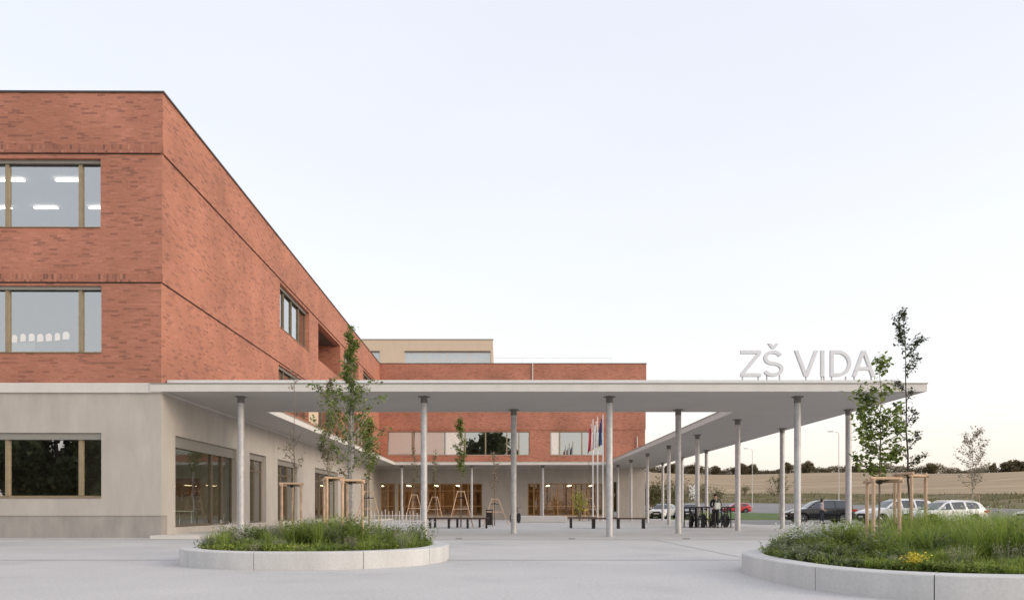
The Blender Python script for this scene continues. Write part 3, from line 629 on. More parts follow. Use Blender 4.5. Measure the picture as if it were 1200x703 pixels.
# left bed: distinct clumps of their own height and kind
def clumps(P,n,hfun,seed):
    rr=random.Random(seed); out=[]
    for _ in range(n):
        while True:
            x=rr.uniform(-1,1)*(P[2]-.4); y=rr.uniform(-1,1)*(P[3]-.4)
            if abs(x/(P[2]-.4))**P[4]+abs(y/(P[3]-.4))**P[4]<=1: break
        out.append((x,y,hfun(x,y)*rr.uniform(.7,1.3),rr.choice('ggglllsw'),rr.uniform(.10,.24)))
    return out
def bed(P,cl,ngr,dens,label,lowf):
    z=HK-.05; cx,cy=P[0],P[1]; B={k:MB() for k in ('grass','grey','leafy','low','seed')}
    for (x,y,h,kind,r_) in cl:
        X,Y=cx+x,cy+y
        if kind=='g':
            for _ in range(int(130*dens)):
                a=R.uniform(0,6.28); d=r_*.45*math.sqrt(R.random()); blade(B['grass'],X+d*math.cos(a),Y+d*math.sin(a),z,h*R.uniform(.5,1.15),R.uniform(.008,.018),R.uniform(.1,.75),a+R.gauss(0,.6),4)
        elif kind=='w':
            for _ in range(int(70*dens)):
                a=R.uniform(0,6.28); d=r_*.4*math.sqrt(R.random()); hh=h*R.uniform(.7,1.25); ln=R.uniform(.1,.4); blade(B['grey'],X+d*math.cos(a),Y+d*math.sin(a),z,hh,.006,ln,a,4)
                tip=Vector((X+(d+ln*hh*.8)*math.cos(a),Y+(d+ln*hh*.8)*math.sin(a),z+hh*(.92-.25*ln)))
                for _ in range(6): leaf(B['seed'],tip+Vector((R.gauss(0,.015),R.gauss(0,.015),R.uniform(-.1,.03))),rdir(-.2,1),.008,.022)
        else:
            m_=int((26 if kind=='l' else 34)*dens)
            for _ in range(m_):
                d=Vector((R.gauss(0,.28),R.gauss(0,.28),1)); st=Vector((X+R.gauss(0,r_*.35),Y+R.gauss(0,r_*.35),z)); hh=h*R.uniform(.55,1.0); q=int(hh/.026)+3
                blade(B['leafy'],st.x,st.y,z,hh,.005,.1,0,2)
                for i in range(q): leaf(B['leafy' if kind=='l' else 'grey'],st+d*hh*(i+1)/q,rdir(-.2,.8),R.uniform(.014,.032),R.uniform(.04,.085))
    for _ in range(ngr):
        x,y=inpl(P,.32); f=lowf(x,y)
        for _ in range(6): leaf(B['low' if R.random()<f else 'leafy'],(cx+x+R.gauss(0,.04),cy+y+R.gauss(0,.04),z+R.uniform(0,.11)),rdir(0,.9),R.uniform(.015,.03),R.uniform(.03,.065))
        if R.random()<.6: blade(B['grass'],cx+x,cy+y,z,R.uniform(.1,.26),.009,R.uniform(.1,.6),R.uniform(0,6.28))
    for k,nm_,mt,lab in (('grass','grass','blade_green','arching green grasses in the '+label),('grey','grey_foliage','blade_grey','grey-green wispy foliage in the '+label),('leafy','perennials','leaf_green','leafy green perennials in the '+label),('low','ground_cover','low_green','yellow-green low ground cover in the '+label),('seed','seed_heads','seed_pale','pale wispy seed heads in the '+label)):
        if B[k].f: tag(B[k].build(nm_,mt),lab,'plants',None,'stuff')
leafmat('verge_grass',[(0,(.09,.11,.04)),(.5,(.17,.17,.07)),(1,(.30,.24,.12))],.4)
leafmat('seed_pale',[(0,(.30,.27,.18)),(1,(.5,.46,.36))])
def hL(x,y):
    b=.33+.10*vn(x,y,1)
    if y<-1.15: b*=.5
    if -.5<x<.9 and y>-1: b+=.16
    if abs(x)>1.45: b+=.10
    if -1.45<x<-.6 and y<0: b*=.6
    return max(.12,b*.86)
cl=clumps(PL,205,hL,5)
bed(PL,cl,2600,1.0,'left planting bed',lambda x,y: .9 if (y<-.9 and x<.3) else .35)
def hR(x,y):
    t_=max(0,min(1,(x+2.1)/1.9)); b=lerp(.15,.30,t_)+.05*vn(x,y,2)
    if x>-.35+.35*y/2 and y>-1.4: b+=.25
    if -1.5<x<-.7 and y>-.6: b+=.20
    if -2.1<x<-1.5 and y>.2: b+=.12
    if y<-1.6: b*=.55
    return max(.12,b)
cl=[(x,y,h,('g' if (x>-1.4 and k in 'lsw' and (int(x*97)%4)) else ('s' if x<-2.0 else k)),r_) for x,y,h,k,r_ in clumps(PR,620,hR,6)]
bed(PR,cl,4200,1.0,'right planting bed',lambda x,y: .55 if y<-1.3 else .25)
def flowers(P,lst,h,mat,lab,size=.028,n=30,spread=.16):
    mb=MB(); ms=MB()
    for (x,y) in lst:
        for _ in range(n):
            X=P[0]+x+R.gauss(0,spread); Y=P[1]+y+R.gauss(0,spread); H=h*R.uniform(.6,1.1)
            blade(ms,X,Y,HK-.05,H,.005,.15,R.uniform(0,6.28),2)
            for _ in range(5):
                c=Vector((X+R.gauss(0,.02),Y+R.gauss(0,.02),HK-.05+H*R.uniform(.85,1.0)))
                leaf(mb,c,rdir(-.3,1),size,size*1.3)
    o=tag(mb.build('flowers',mat),lab,'flowers',None,'stuff'); return o
flowers(PR,[(-1.75,.9),(-1.55,1.2),(-1.4,.7),(-1.2,1.5),(-1.9,1.2),(-1.65,1.0),(-1.5,1.5)],.46,'petal_white','white flowering stems at the back left of the right planting bed')
flowers(PR,[(-1.74,-1.86),(-1.66,-1.78)],.2,'petal_yellow','bright yellow blossoms near the front kerb of the right bed',.022,22,.05)
flowers(PR,[(.5,1.2),(1.0,1.5),(.2,1.7)],.74,'petal_white','tiny white blooms above the tall grasses at the right edge',.02,26,.3)
flowers(PL,[(-1.7,.2),(1.7,.3),(-.2,.3),(.2,1.0),(1.3,-.2)],.46,'petal_white','small white flowers scattered through the left planting bed',.022,34,.22)
# ------------------------------------------------------------------ trees
def sapling(label,loc,h,r0,leafm,barkm,branches,nleaf,lsize,group,seed,lean=0,top=.12,name='young_tree',cluster=.10):
    """branches: list of (z_frac, length, azimuth, rise)"""
    rr=random.Random(seed); o=thing(name,label,'tree',loc,0,group)
    mb=MB(); pts=[Vector((lean*(i/10)*h*.1+rr.gauss(0,.012)*h*.3*(i>0),rr.gauss(0,.01)*h*.3*(i>0),h*i/10)) for i in range(11)]
    mb.tube(pts,[r0*(1-.88*i/10) for i in range(11)],8)
    ml=MB()
    def at(f): 
        k=min(9,int(f*10)); return pts[k].lerp(pts[k+1],f*10-k)
    twigs=[]
    for (f,l,az,rise) in branches:
        s0=at(f); d=Vector((math.cos(az),math.sin(az),rise)).normalized(); b=[s0]
        for i in range(1,6): d=(d+Vector((rr.gauss(0,.12),rr.gauss(0,.12),.10))).normalized(); b.append(b[-1]+d*l/5)
        mb.tube(b,[r0*.38*(1-f*.5)*(1-.8*i/5)+.0015 for i in range(6)],5); twigs.append(b)
        for i in range(2,6):
            if rr.random()<.75:
                d2=Vector((rr.gauss(0,1),rr.gauss(0,1),rr.uniform(-.1,.8))).normalized(); e=b[i]+d2*l*.28; mb.tube([b[i],e],[.003*h/3,.0015],4); twigs.append([b[i],(b[i]+e)/2,e])
    twigs.append([at(.8),at(.9),at(.999)]); twigs.append([at(.86),at(.93),at(.999)])
    for _ in range(nleaf):
        tw=rr.choice(twigs); k=rr.randrange(len(tw)-1); p=tw[k].lerp(tw[k+1],rr.random())+Vector((rr.gauss(0,cluster),rr.gauss(0,cluster),rr.gauss(0,cluster)))*lsize*6
        d=Vector((rr.gauss(0,1),rr.gauss(0,1),rr.gauss(-.25,.7))); s_=lsize*rr.uniform(.6,1.25); leaf(ml,p,d,s_*.8,s_)
    mb.build('trunk',barkm,o,'all'); ml.build('crown',leafm,o); return o
def rbr(rr,n,f0,f1,l0,l1,rise=.9): return [(f0+(f1-f0)*(i+rr.random()*.6)/n,lerp(l0,l1,(i/n))*rr.uniform(.7,1.2),rr.uniform(0,6.28),rise*rr.uniform(.6,1.3)) for i in range(n)]
rr=random.Random(3)
def gd(x,d): return (px(x,d),d)
Zs=HK-.05
# right bed
X,d=gd(1031,9.9); sapling('broad-leaved sapling with drooping leafy left side, left of two in right bed',(X,d,Zs),2.75,.018,'leaf_green','bark',
   [(.4,.3,.9,.5),(.45,.33,4.5,.5),(.5,.3,1.9,.6),(.64,.4,2.9,.9),(.68,.42,3.3,1.1),(.42,.35,2.8,.5),(.46,.30,.2,.5),(.5,.5,3.2,.45),(.55,.42,3.0,.7),(.6,.35,.4,.5),(.62,.4,2.2,.6),(.66,.3,5.2,.5),(.72,.28,3.3,1.0),(.8,.16,.5,1),(.56,.33,5.8,.4),(.7,.42,3.0,1.3),(.6,.45,3.4,1.2),(.93,.12,.3,1)],1700,.068,'saplings in the planting beds',11,.0)
X,d=gd(1068,11.4); sapling('tall slender small-leaved sapling rising above canopy edge, right of two in right bed',(X,d,Zs),4.0-Zs,.02,'leaf_dark','dark_bark',
   [(.35,.3,0,.6),(.38,.35,3.3,.8),(.42,.4,.3,.9),(.46,.3,2.6,.8),(.5,.35,3.4,.7),(.52,.3,.3,.8),(.56,.2,2.9,.9),(.72,.25,.2,1.2),(.76,.42,.3,.9),(.8,.42,.4,1.1),(.84,.22,3.0,1.2),(.88,.25,3.3,1.0),(.9,.3,2.7,1.3),(.72,.32,.1,.7),(.95,.15,1,1),(.66,.2,3.1,.9),(.62,.22,.2,.8)],1900,.045,'saplings in the planting beds',12,-.35)
# left bed
X,d=gd(412,13.0); mt=sapling('bushiest sapling with dense green crown, right-hand one in the left bed',(X,d,Zs),pz(380,13)-Zs,.026,'leaf_green','pale_bark',
   rbr(rr,16,.32,.62,.85,.65,.9)+rbr(rr,15,.60,.97,.42,.12,1.8)+[(.5,.85,.2,.7),(.42,.8,.1,.6),(.55,.7,.4,.8)],3300,.056,'saplings in the planting beds',13,-.02)
X,d=gd(385,13.9); sapling('thin olive-leaved sapling between the two others in the left bed',(X,d,Zs),3.1,.017,'leaf_olive','bark',rbr(rr,20,.38,.95,.6,.25,.9),1500,.05,'saplings in the planting beds',14)
X,d=gd(344,14.3); sapling('sparsest sapling with few reddish leaves, left-hand one in the left bed',(X,d,Zs),pz(430,14.3)-Zs,.015,'leaf_pink','bark',rbr(rr,8,.38,.6,.3,.25,1.0)+[(.9,.15,.5,1.4),(.86,.15,2.5,1)],150,.055,'saplings in the planting beds',15,.05)
# straight stakes with top rails
def stake_frame(label,loc,w,h,az,group,n=3):
    rs_=.024 if loc[1]<12 else .025
    o=thing('tree_support',label,'tree stakes',loc,az,group)
    pts=[(w*math.cos(2*math.pi*k/n+math.pi/2),w*math.sin(2*math.pi*k/n+math.pi/2)) for k in range(n)]
    for x,y in pts:
        mb=MB(); mb.tube([(x,y,0),(x*.98,y*.98,h*.5),(x*.97,y*.97,h)],[rs_,rs_*.97,rs_*.93],10); mb.build('stake','stake_wood',o,True)
    for k in range(n):
        a,b=Vector((*pts[k],h-.01)),Vector((*pts[(k+1)%n],h-.01)); e=(b-a).normalized()*.05; off=Vector((0,0,.034*(k%2)))
        mb=MB(); mb.tube([a*.97-e+off,b*.97+e+off],.02,8); mb.build('rail','stake_wood',o,True)
    mb=MB(); mb.tube([(.03,0,h-.05),(w*.5,-.02,h-.02),(w*.88,-w*.5*.6,h)],.012,6); mb.tube([(-.03,0,h-.05),(-w*.5,.02,h-.03),(-w*.8,-w*.4,h)],.012,6); mb.lathe((0,0,h-.08),(0,0,1),[(.03,0),(.036,.02),(.036,.05),(.03,.07)],10); mb.build('tie','tie_band',o)
    return o
G='straight stake frames round the bed saplings'
for x,d,w,h,az,lab in ((1031,9.9,.24,pz(560,9.9)-Zs,.25,'pale timber stake frame round the broad-leaved sapling in the right bed'),(1067,11.4,.25,pz(554,11.4)-Zs,-1.5,'pale timber stake frame round the tallest sapling in the right bed'),
    (411,13.0,.21,pz(562,13)-Zs,.5,'timber stake frame round the bushiest sapling in the left bed'),(388,13.9,.21,pz(559,13.9)-Zs,.9,'timber stake frame in the middle of the left bed'),(342,14.3,.21,pz(566,14.3)-Zs,.2,'leftmost timber stake frame in the left bed')):
    X,d=gd(x,d); stake_frame(lab,(X,d,Zs),w,h,az,G)
# leaning A-shaped supports in the courtyard
def aframe(label,loc,w,h,az):
    o=thing('tree_support',label,'tree stakes',loc,az,'leaning three-legged tree supports in the courtyard')
    n=3; tp=.26
    for k in range(n):
        a=2*math.pi*k/n-math.pi/6; mb=MB(); mb.tube([(w*math.cos(a),w*math.sin(a),0),(w*tp*math.cos(a),w*tp*math.sin(a),h)],.025,8); mb.build('stake','stake_wood',o,True)
    for f in (.5,.98):
        for k in range(n):
            a=2*math.pi*k/n-math.pi/6; b=2*math.pi*(k+1)/n-math.pi/6; r_=w*lerp(1,tp,f); mb=MB(); mb.tube([(r_*math.cos(a),r_*math.sin(a),h*f),(r_*math.cos(b),r_*math.sin(b),h*f)],.022,6); mb.build('rail','stake_wood',o,True)
    mb=MB(); mb.lathe((0,0,h*.8),(0,0,1),[(.05,0),(.05,.06)],8); mb.tube([(-w*.3,0,h*.8),(w*.3,0,h*.8)],.02,5); mb.build('tie','tie_band',o)
    return o
ct=[(432,37,pz(488,37),'leaf_green',1000,.15,.8,'leafy courtyard tree nearest the left wing','leaning timber tripod round the courtyard tree nearest the left wing',575),
    (485,50,pz(520,50),'leaf_olive',260,.11,.8,'thin courtyard tree behind the picket rail','leaning timber tripod behind the picket rail, with thin sapling',579),
    (510,50,pz(525,50),'leaf_olive',320,.11,.8,'small courtyard tree between picket rail and bench','leaning timber tripod just right of the second front post',581.5),
    (540,36.5,pz(486,36.5),'leaf_green',1500,.10,.7,'tallest courtyard tree with narrow crown behind the left bench','largest leaning timber tripod, behind the left bench',575),
    (579.5,40.5,pz(528,40.5),'leaf_pink',260,.10,.8,'small reddish courtyard tree right of the left bench','leaning timber tripod beside the dark litter bin',584),
    (690,55,pz(535,55),'leaf_olive',60,.08,.8,'bare thin tree beside the flagpoles','leaning timber tripod beside the flagpoles',583)]
for i,(x,d,zt_,lm,nl,ls,w,l1,l2,ys) in enumerate(ct):
    X=px(x,d); sapling(l1,(X,d,0),zt_,.035,lm,'bark',rbr(rr,14,.42,.95,.95 if i in(0,) else .6,.22,1.5),nl,ls,'young courtyard trees',40+i)
    aframe(l2,(X,d,0),w,pz(ys,d),[.1,.3,-.2,0.05,.2,.5][i])
# yellow shrub by the flagpoles
def shrub(name,label,loc,r_,h,mat,n,ls,bark='bark',cat='shrub',group=None,seed=1,kind=None):
    rr=random.Random(seed); o=thing(name,label,cat,loc,rr.uniform(0,6),group); mb=MB(); ml=MB(); cl=[]
    for k in range(7):
        a=rr.uniform(0,6.28); f=rr.uniform(.2,1); e=Vector((r_*.6*f*math.cos(a),r_*.6*f*math.sin(a),h*rr.uniform(.45,.85))); mb.tube([(0,0,0),e*.5+Vector((0,0,h*.08)),e],[.03*h,.02*h,.006*h],5); cl.append(e)
    for _ in range(n):
        c=rr.choice(cl); p=c+Vector((rr.gauss(0,r_*.27),rr.gauss(0,r_*.27),rr.gauss(0,h*.16)))
        p.z=max(.02,p.z); d=Vector((rr.gauss(0,1),rr.gauss(0,1),rr.gauss(0,1))); s_=ls*rr.uniform(.6,1.3); leaf(ml,p,d,s_*.8,s_)
    mb.build('stem',bark,o); ml.build('foliage',mat,o); return o
shrub('shrub','small yellow-green bush beside the flagpoles',(px(679,54),54,0),.75,2.0,'leaf_yellow',420,.14,seed=4)
# ------------------------------------------------------------------ furniture
def bench(label,x0,x1,d,zt_,nl=3,depth=.42,rz=0):
    X0,X1=px(x0,d),px(x1,d); L=X1-X0; o=thing('bench',label,'bench',((X0+X1)/2,d,0),rz,'long dark timber benches')
    mb=MB()
    for k in range(3): mb.bbox(-L/2,L/2,-depth/2+k*depth/3+.006,-depth/2+(k+1)*depth/3-.006,zt_-.07,zt_,.008)
    mb.build('seat','bench_wood',o)
    for k in range(nl):
        X=lerp(-L/2+.12,L/2-.12,k/(nl-1))
        for y in (-depth/2+.06,depth/2-.06):
            mb=MB(); mb.box(X-.045,X+.045,y-.045,y+.045,0,zt_-.07); mb.build('leg','dark_metal',o)
    return o
bench('long dark bench before the tallest tripod, left of the forecourt',501,573,34.3,.50,4)
bench('dark bench behind the left one, partly hidden by it',507,565,36.0,.48,3)
bench('dark bench on the right of the forecourt, longer one reaching the post row',692,757,33.8,.50,3)
bench('short dark bench left of the longer right-hand bench, below the yellow bush',666,699,34.8,.52,2)
# litter bin
d=38.5; o=thing('litter_bin','dark boxy litter bin standing right of the left bench','bin',(px(573.5,d),d,0)); mb=MB(); mb.bbox(-.17,.17,-.17,.17,.06,.72,.015); mb.build('bin_body','dark_metal',o); mb=MB(); mb.bbox(-.19,.19,-.19,.19,.80,.86,.01); mb.build('lid','dark_metal',o)
for sx in (-1,1): mb=MB(); mb.box(sx*.16-.015,sx*.16+.015,-.15,.15,0,.80); mb.build('leg','dark_metal',o)
# picket rail
d=45; X0,X1=px(431,d),px(493,d); o=thing('picket_fence','low white picket rail in the courtyard left of the benches','fence',(X0,d,0))
mb=MB(); mb.box(0,X1-X0,-.02,.02,.14,.18); mb.box(0,X1-X0,-.02,.02,.5,.53); mb.build('rail','white_paint',o)
for k in range(16): 
    mb=MB(); X=(X1-X0)*k/15; hh=.78+.22*((k*7)%5==0)-.12*((k*5)%3==1); mb.tube([(X,-.045,0),(X,-.045,hh)],.02,6); mb.build('picket','white_paint',o)
# flagpoles and flags
for i,(x,yt,mats,lab,w) in enumerate(((694.8,492,('flag_white','flag_red','flag_blue'),'red white and blue flag','left'),(700.3,489,('flag_white','flag_white','flag_red'),'white and red flag','middle'),(706.5,486,('flag_blue','flag_blue','flag_yellow'),'dark blue flag','right'))):
    d=54.5; X=px(x,d); h=pz(yt,d); o=thing('flagpole','slim white flagpole, %s of the three'%w,'flagpole',(X,d,0),0,'white flagpoles'); mb=MB(); mb.tube([(0,0,0),(0,0,h*.5),(0,0,h)],[.06,.05,.03],10); mb.build('pole','white_paint',o,True)
    mb=MB(); mb.lathe((0,0,h),(0,0,1),[(.03,0),(.05,.04),(.0,.09)],10); mb.build('finial','galvanised',o)
    mb=MB(); rr2=random.Random(i); cols_=9; rows=14; H=1.9; g_=[]
    for r_ in range(rows+1):
        row=[]
        for c in range(cols_+1):
            u=c/cols_; v_=r_/rows; xx=.07+.34*u*(.6+.4*v_)+.03*math.sin(u*9+v_*3); yy=.11*math.sin(u*14+i*2+v_*1.5)*(.4+.6*v_); row.append(mb.av((-xx if i==0 else -xx,yy,h-.25-H*v_-.5*u*(1-.3*v_))))
        g_.append(row)
    for r_ in range(rows):
        for c in range(cols_):
            mi=0 if c<3 else (1 if c<7 else 2)
            mb.idx([g_[r_][c],g_[r_][c+1],g_[r_+1][c+1],g_[r_+1][c]],mi)
    f=mb.build('flag',list(mats),None,'all'); f.location=(X,d,0); tag(f,'%s hanging limp from the %s flagpole'%(lab,w),'flag',None)
# tables inside the left wing
tb=thing('school_table','white table with thin legs nearest the glass inside the ground floor','table',(0,0,.1),0,'white tables inside the ground floor room')
mb=MB(); mb.bbox(-.65,.65,-.35,.35,.70,.74,.01); mb.build('table_top','table_white',tb)
for sx in (-1,1):
    for sy in (-1,1): mb=MB(); mb.tube([(sx*.6,sy*.3,0),(sx*.58,sy*.28,.70)],.022,6); mb.build('leg','table_white',tb)
P_=TL@Vector((-1.2,2.2,.1)); tb.location=P_; tb.rotation_euler.z=1.4
for k,(a,b,lab) in enumerate(((-1.5,4.3,'white table with thin legs behind the first one, near the window post'),(-3.4,3.0,'white table with thin legs deepest in the ground floor room'),(-3.2,5.4,'white table with thin legs beside the far partition inside'))):
    copy_tree(tb,None,loc=TL@Vector((a,b,.1)),rz=1.2+.3*k,label=lab)
# ------------------------------------------------------------------ bikes and racks
def bicycle(label,loc,rz,paint,group='bicycles parked at the racks'):
    o=thing('bicycle',label,'bicycle',loc,rz,group); W=.33
    for x in (-.52,.52):
        mb=MB(); n=28
        mb.lathe((x,-.018,W),(0,1,0),[(W-.035,0),(W-.008,.0),(W,.018),(W-.008,.036),(W-.035,.036),(W-.035,0)],n); w=mb.build('wheel','rubber',o,True)
        mb=MB(); mb.lathe((x,-.01,W),(0,1,0),[(W-.055,0),(W-.036,0),(W-.036,.02),(W-.055,.02),(W-.055,0)],n); mb.lathe((x,-.03,W),(0,1,0),[(.022,0),(.022,.06)],8)
        for k in range(14): a=2*math.pi*k/14; mb.tube([(x+.02*math.cos(a+1),0,W+.02*math.sin(a+1)),(x+(W-.05)*math.cos(a),0,W+(W-.05)*math.sin(a))],.0022,3)
        mb.build('rim','rim_alloy',w)
    mb=MB(); bb=(-.08,0,.28); st=(-.22,0,.74); hd=(.36,0,.80); hb=(.40,0,.66)
    for a,b in ((bb,st),(st,hd),(bb,hb),(hd,hb),(st,(-.52,.03,W)),(bb,(-.52,.03,W)),(hb,(.52,.03,W)),(hb,(.52,-.03,W)),(st,(-.24,0,.86))): mb.tube([a,b],.019,8)
    mb.build('frame',paint,o,True)
    mb=MB(); mb.tube([(hd[0],0,hd[2]),(.34,0,.96)],.014,6); mb.tube([(.26,-.28,.99),(.33,-.2,.985),(.35,0,.96),(.33,.2,.985),(.26,.28,.99)],.013,6); mb.build('handlebar','dark_metal',o)
    mb=MB(); mb.prism([(-.37,.87),(-.36,.91),(-.2,.90),(-.1,.885),(-.11,.87),(-.25,.86)],-.055,.055); mb.build('saddle','rubber',o)
    mb=MB(); mb.lathe((bb[0],.03,bb[2]),(0,1,0),[(.085,0),(.085,.008)],18); mb.tube([(bb[0],.05,bb[2]),(bb[0]+.12,.06,bb[2]-.11)],.011,5); mb.box(bb[0]+.08,bb[0]+.17,.06,.15,bb[2]-.125,bb[2]-.105); mb.tube([(bb[0],-.05,bb[2]),(bb[0]-.12,-.06,bb[2]+.11)],.011,5); mb.build('crank','dark_metal',o)
    return o
DR=36.0
rk=None
for i,x in enumerate((805.5,812,819,826.5,833,844,851,858)):
    X=px(x,DR); lab='black steel bicycle hoop, %s of the eight in the row'%(['leftmost','second','third','fourth','fifth','sixth','seventh','rightmost'][i])
    if rk is None:
        rk=thing('bicycle_rack',lab,'bicycle rack',(X,DR,0),.12,'black bicycle hoops in a row'); mb=MB(); hh=.98; L=.85
        mb.tube([(0,-L/2,0),(0,-L/2,hh-.08),(0,-L/2+.03,hh-.02),(0,-L/2+.08,hh),(0,L/2-.08,hh),(0,L/2-.03,hh-.02),(0,L/2,hh-.08),(0,L/2,0)],.03,8); mb.build('hoop','dark_metal',rk,True)
        mb=MB(); mb.tube([(0,-L/2,.4),(0,L/2,.4)],.02,6); mb.build('cross_bar','dark_metal',rk)
        mb=MB(); mb.box(-.08,.08,-L/2-.08,-L/2+.08,0,.008); mb.box(-.08,.08,L/2-.08,L/2+.08,0,.008); mb.build('base_plate','dark_metal',rk)
    else: copy_tree(rk,None,loc=(X,DR,0),rz=.12+.02*i,label=lab)
b1_=bicycle('lime green bicycle, left one at the racks beside the person',(px(822.5,DR),DR-.05,0),1.25,'lime_paint')
b2_=bicycle('lime green bicycle, right one at the racks beside the person',(px(829.5,DR),DR+.1,0),1.0,'lime_paint')
bicycle('black bicycle at the left end of the racks',(px(809,DR),DR,0),1.3,'black_paint'); bicycle('dark blue bicycle parked in the racks behind the person',(px(847,DR),DR+.6,0),1.9,'blue_paint'); bicycle('grey bicycle nearest the left post of the racks',(px(815.5,DR),DR+.3,0),1.1,'grey_paint')
bicycle('black bicycle leaning on the rear post left of the forecourt platform',(px(604,46),46,0),1.15,'black_paint',None)
# ------------------------------------------------------------------ people
def skin_obj(name,mat,parent,pts,edges,rad,sub=2,root=0):
    me=bpy.data.meshes.new(name); me.from_pydata(pts,edges,[]); me.materials.append(MT[mat]); o=bpy.data.objects.new(name,me); C.objects.link(o)
    sm=o.modifiers.new('s','SKIN'); sm.use_smooth_shade=True
    for i,sv in enumerate(me.skin_vertices[0].data):
        r_=rad[i]; sv.radius=(r_,r_) if isinstance(r_,(int,float)) else r_; sv.use_root=(i==root)
    ss=o.modifiers.new('d','SUBSURF'); ss.levels=sub; ss.render_levels=sub
    dg=bpy.context.evaluated_depsgraph_get(); dg.update(); ne=bpy.data.meshes.new_from_object(o.evaluated_get(dg)); ne.name=name
    o.modifiers.clear(); o.data=ne
    if not ne.materials: ne.materials.append(MT[mat])
    ne.polygons.foreach_set('use_smooth',[True]*len(ne.polygons)); o.parent=parent; return o
def person(label,loc,rz,h,top,trousers,haircol,pose,longhair=False):
    o=thing('person',label,'person',loc,rz); k=h/1.75; S=lambda p:tuple(c*k for c in p)
    # x right, y forward(-y is facing), z up
    hipL,hipR=(.09,0,.92),(-.09,0,.92)
    kneeL,kneeR=(.11,-.02+pose['kl'],.5),(-.11,-.02+pose['kr'],.5)
    ankL,ankR=(.12,pose['al'],.08),(-.12,pose['ar'],.08)
    eL,wL=pose['eL'],pose['wL']; eR,wR=pose['eR'],pose['wR']; hf=pose.get('hf',0)
    body=[(0,0,.95),(0,0,1.12),(0,-hf*.3,1.32),(0,-hf*.5,1.45),(0,-hf-.01,1.53),(0,-hf-.02,1.60),(0,-hf-.01,1.70),hipL,kneeL,ankL,(.13,ankL[1]-.14,.03),hipR,kneeR,ankR,(-.13,ankR[1]-.14,.03),(.18,-hf*.4,1.42),eL,wL,(wL[0],wL[1]-.07,wL[2]-.03),(-.18,-hf*.4,1.42),eR,wR,(wR[0],wR[1]-.07,wR[2]-.03)]
    ed=[(0,1),(1,2),(2,3),(3,4),(4,5),(5,6),(0,7),(7,8),(8,9),(9,10),(0,11),(11,12),(12,13),(13,14),(3,15),(15,16),(16,17),(17,18),(3,19),(19,20),(20,21),(21,22)]
    rd=[.11,.105,.12,.09,.05,.085,.075,.075,.055,.035,.03,.075,.055,.035,.03,.05,.038,.025,.03,.05,.038,.025,.03]
    skin_obj('body','skin',o,[S(p) for p in body],ed,[r_*k for r_ in rd])
    # hands: palm fingers
    for s_,w in ((1,wL),(-1,wR)):
        mb=MB()
        for f in range(4): 
            bx_=w[0]-.03+.02*f; ln=(.06,.075,.07,.055)[f]; mb.tube([S((bx_,w[1]-.08,w[2]-.03)),S((bx_,w[1]-.08-ln*.6,w[2]-.045)),S((bx_,w[1]-.08-ln*.8,w[2]-.045-ln*.5))],[.009*k,.008*k,.006*k],5)
        mb.tube([S((w[0]-s_*.03,w[1]-.04,w[2]-.02)),S((w[0]-s_*.06,w[1]-.08,w[2]-.03))],[.011*k,.008*k],5); mb.build('fingers','skin',o)
    tp=[(0,0,.93),(0,0,1.12),(0,-hf*.3,1.32),(0,-hf*.5,1.45),(.19,-hf*.4,1.42),eL,(lerp(eL[0],wL[0],.85),lerp(eL[1],wL[1],.85),lerp(eL[2],wL[2],.85)),(-.19,-hf*.4,1.42),eR,(lerp(eR[0],wR[0],.85),lerp(eR[1],wR[1],.85),lerp(eR[2],wR[2],.85)),(0,-hf*.7,1.485)]
    skin_obj('jacket' ,top,o,[S(p) for p in tp],[(0,1),(1,2),(2,3),(3,4),(4,5),(5,6),(3,7),(7,8),(8,9),(3,10)],[r_*k for r_ in [.15,.14,.155,.11,.07,.055,.042,.07,.055,.042,.06]])
    tr=[(0,0,.97),(.09,0,.88),kneeL,(ankL[0],ankL[1],.10),(-.09,0,.88),kneeR,(ankR[0],ankR[1],.10)]
    skin_obj('trousers',trousers,o,[S(p) for p in tr],[(0,1),(1,2),(2,3),(0,4),(4,5),(5,6)],[r_*k for r_ in [.135,.1,.072,.055,.1,.072,.055]])
    for a in (ankL,ankR):
        mb=MB(); mb.T=Matrix.Scale(k,4); x,y=a[0],a[1]; mb.bbox(x-.048,x+.048,y-.19,y+.07,0,.085,.03); mb.build('shoe','shoe_dark',o,True)
    mb=MB(); mb.T=Matrix.Scale(k,4); c=Vector((0,-hf-.0,1.655)); 
    prof=[(0,.125),(.055,.118),(.088,.09),(.102,.05),(.103,.0),(.09,-.045)]+([(.08,-.14),(.05,-.2)] if longhair else [(.07,-.06)])
    mb.lathe((c.x,c.y+.022,c.z),(0,0,1),prof[::-1],16); mb.build('hair',haircol,o,True)
    mb=MB(); mb.T=Matrix.Scale(k,4)
    for s_ in (-1,1): mb.lathe((s_*.032,-hf-.105,1.625),(0,-1,0),[(.012,0),(.008,.008),(0,.01)],8)
    mb.box(-.022,.022,-hf-.108,-hf-.1,1.553,1.558); mb.build('eyes_and_mouth','hair',o)
    return o
p1=person('person in black jacket and trousers holding a pale bag beside the bicycle racks',(px(838.5,35.3),35.3,0),math.radians(200-180-30),1.60,'cloth_black','cloth_black','hair',dict(kl=-.03,kr=.02,al=0,ar=.02,eL=(.27,-.05,1.17),wL=(.14,-.26,1.12),eR=(-.27,-.05,1.17),wR=(-.12,-.28,1.08),hf=.06))
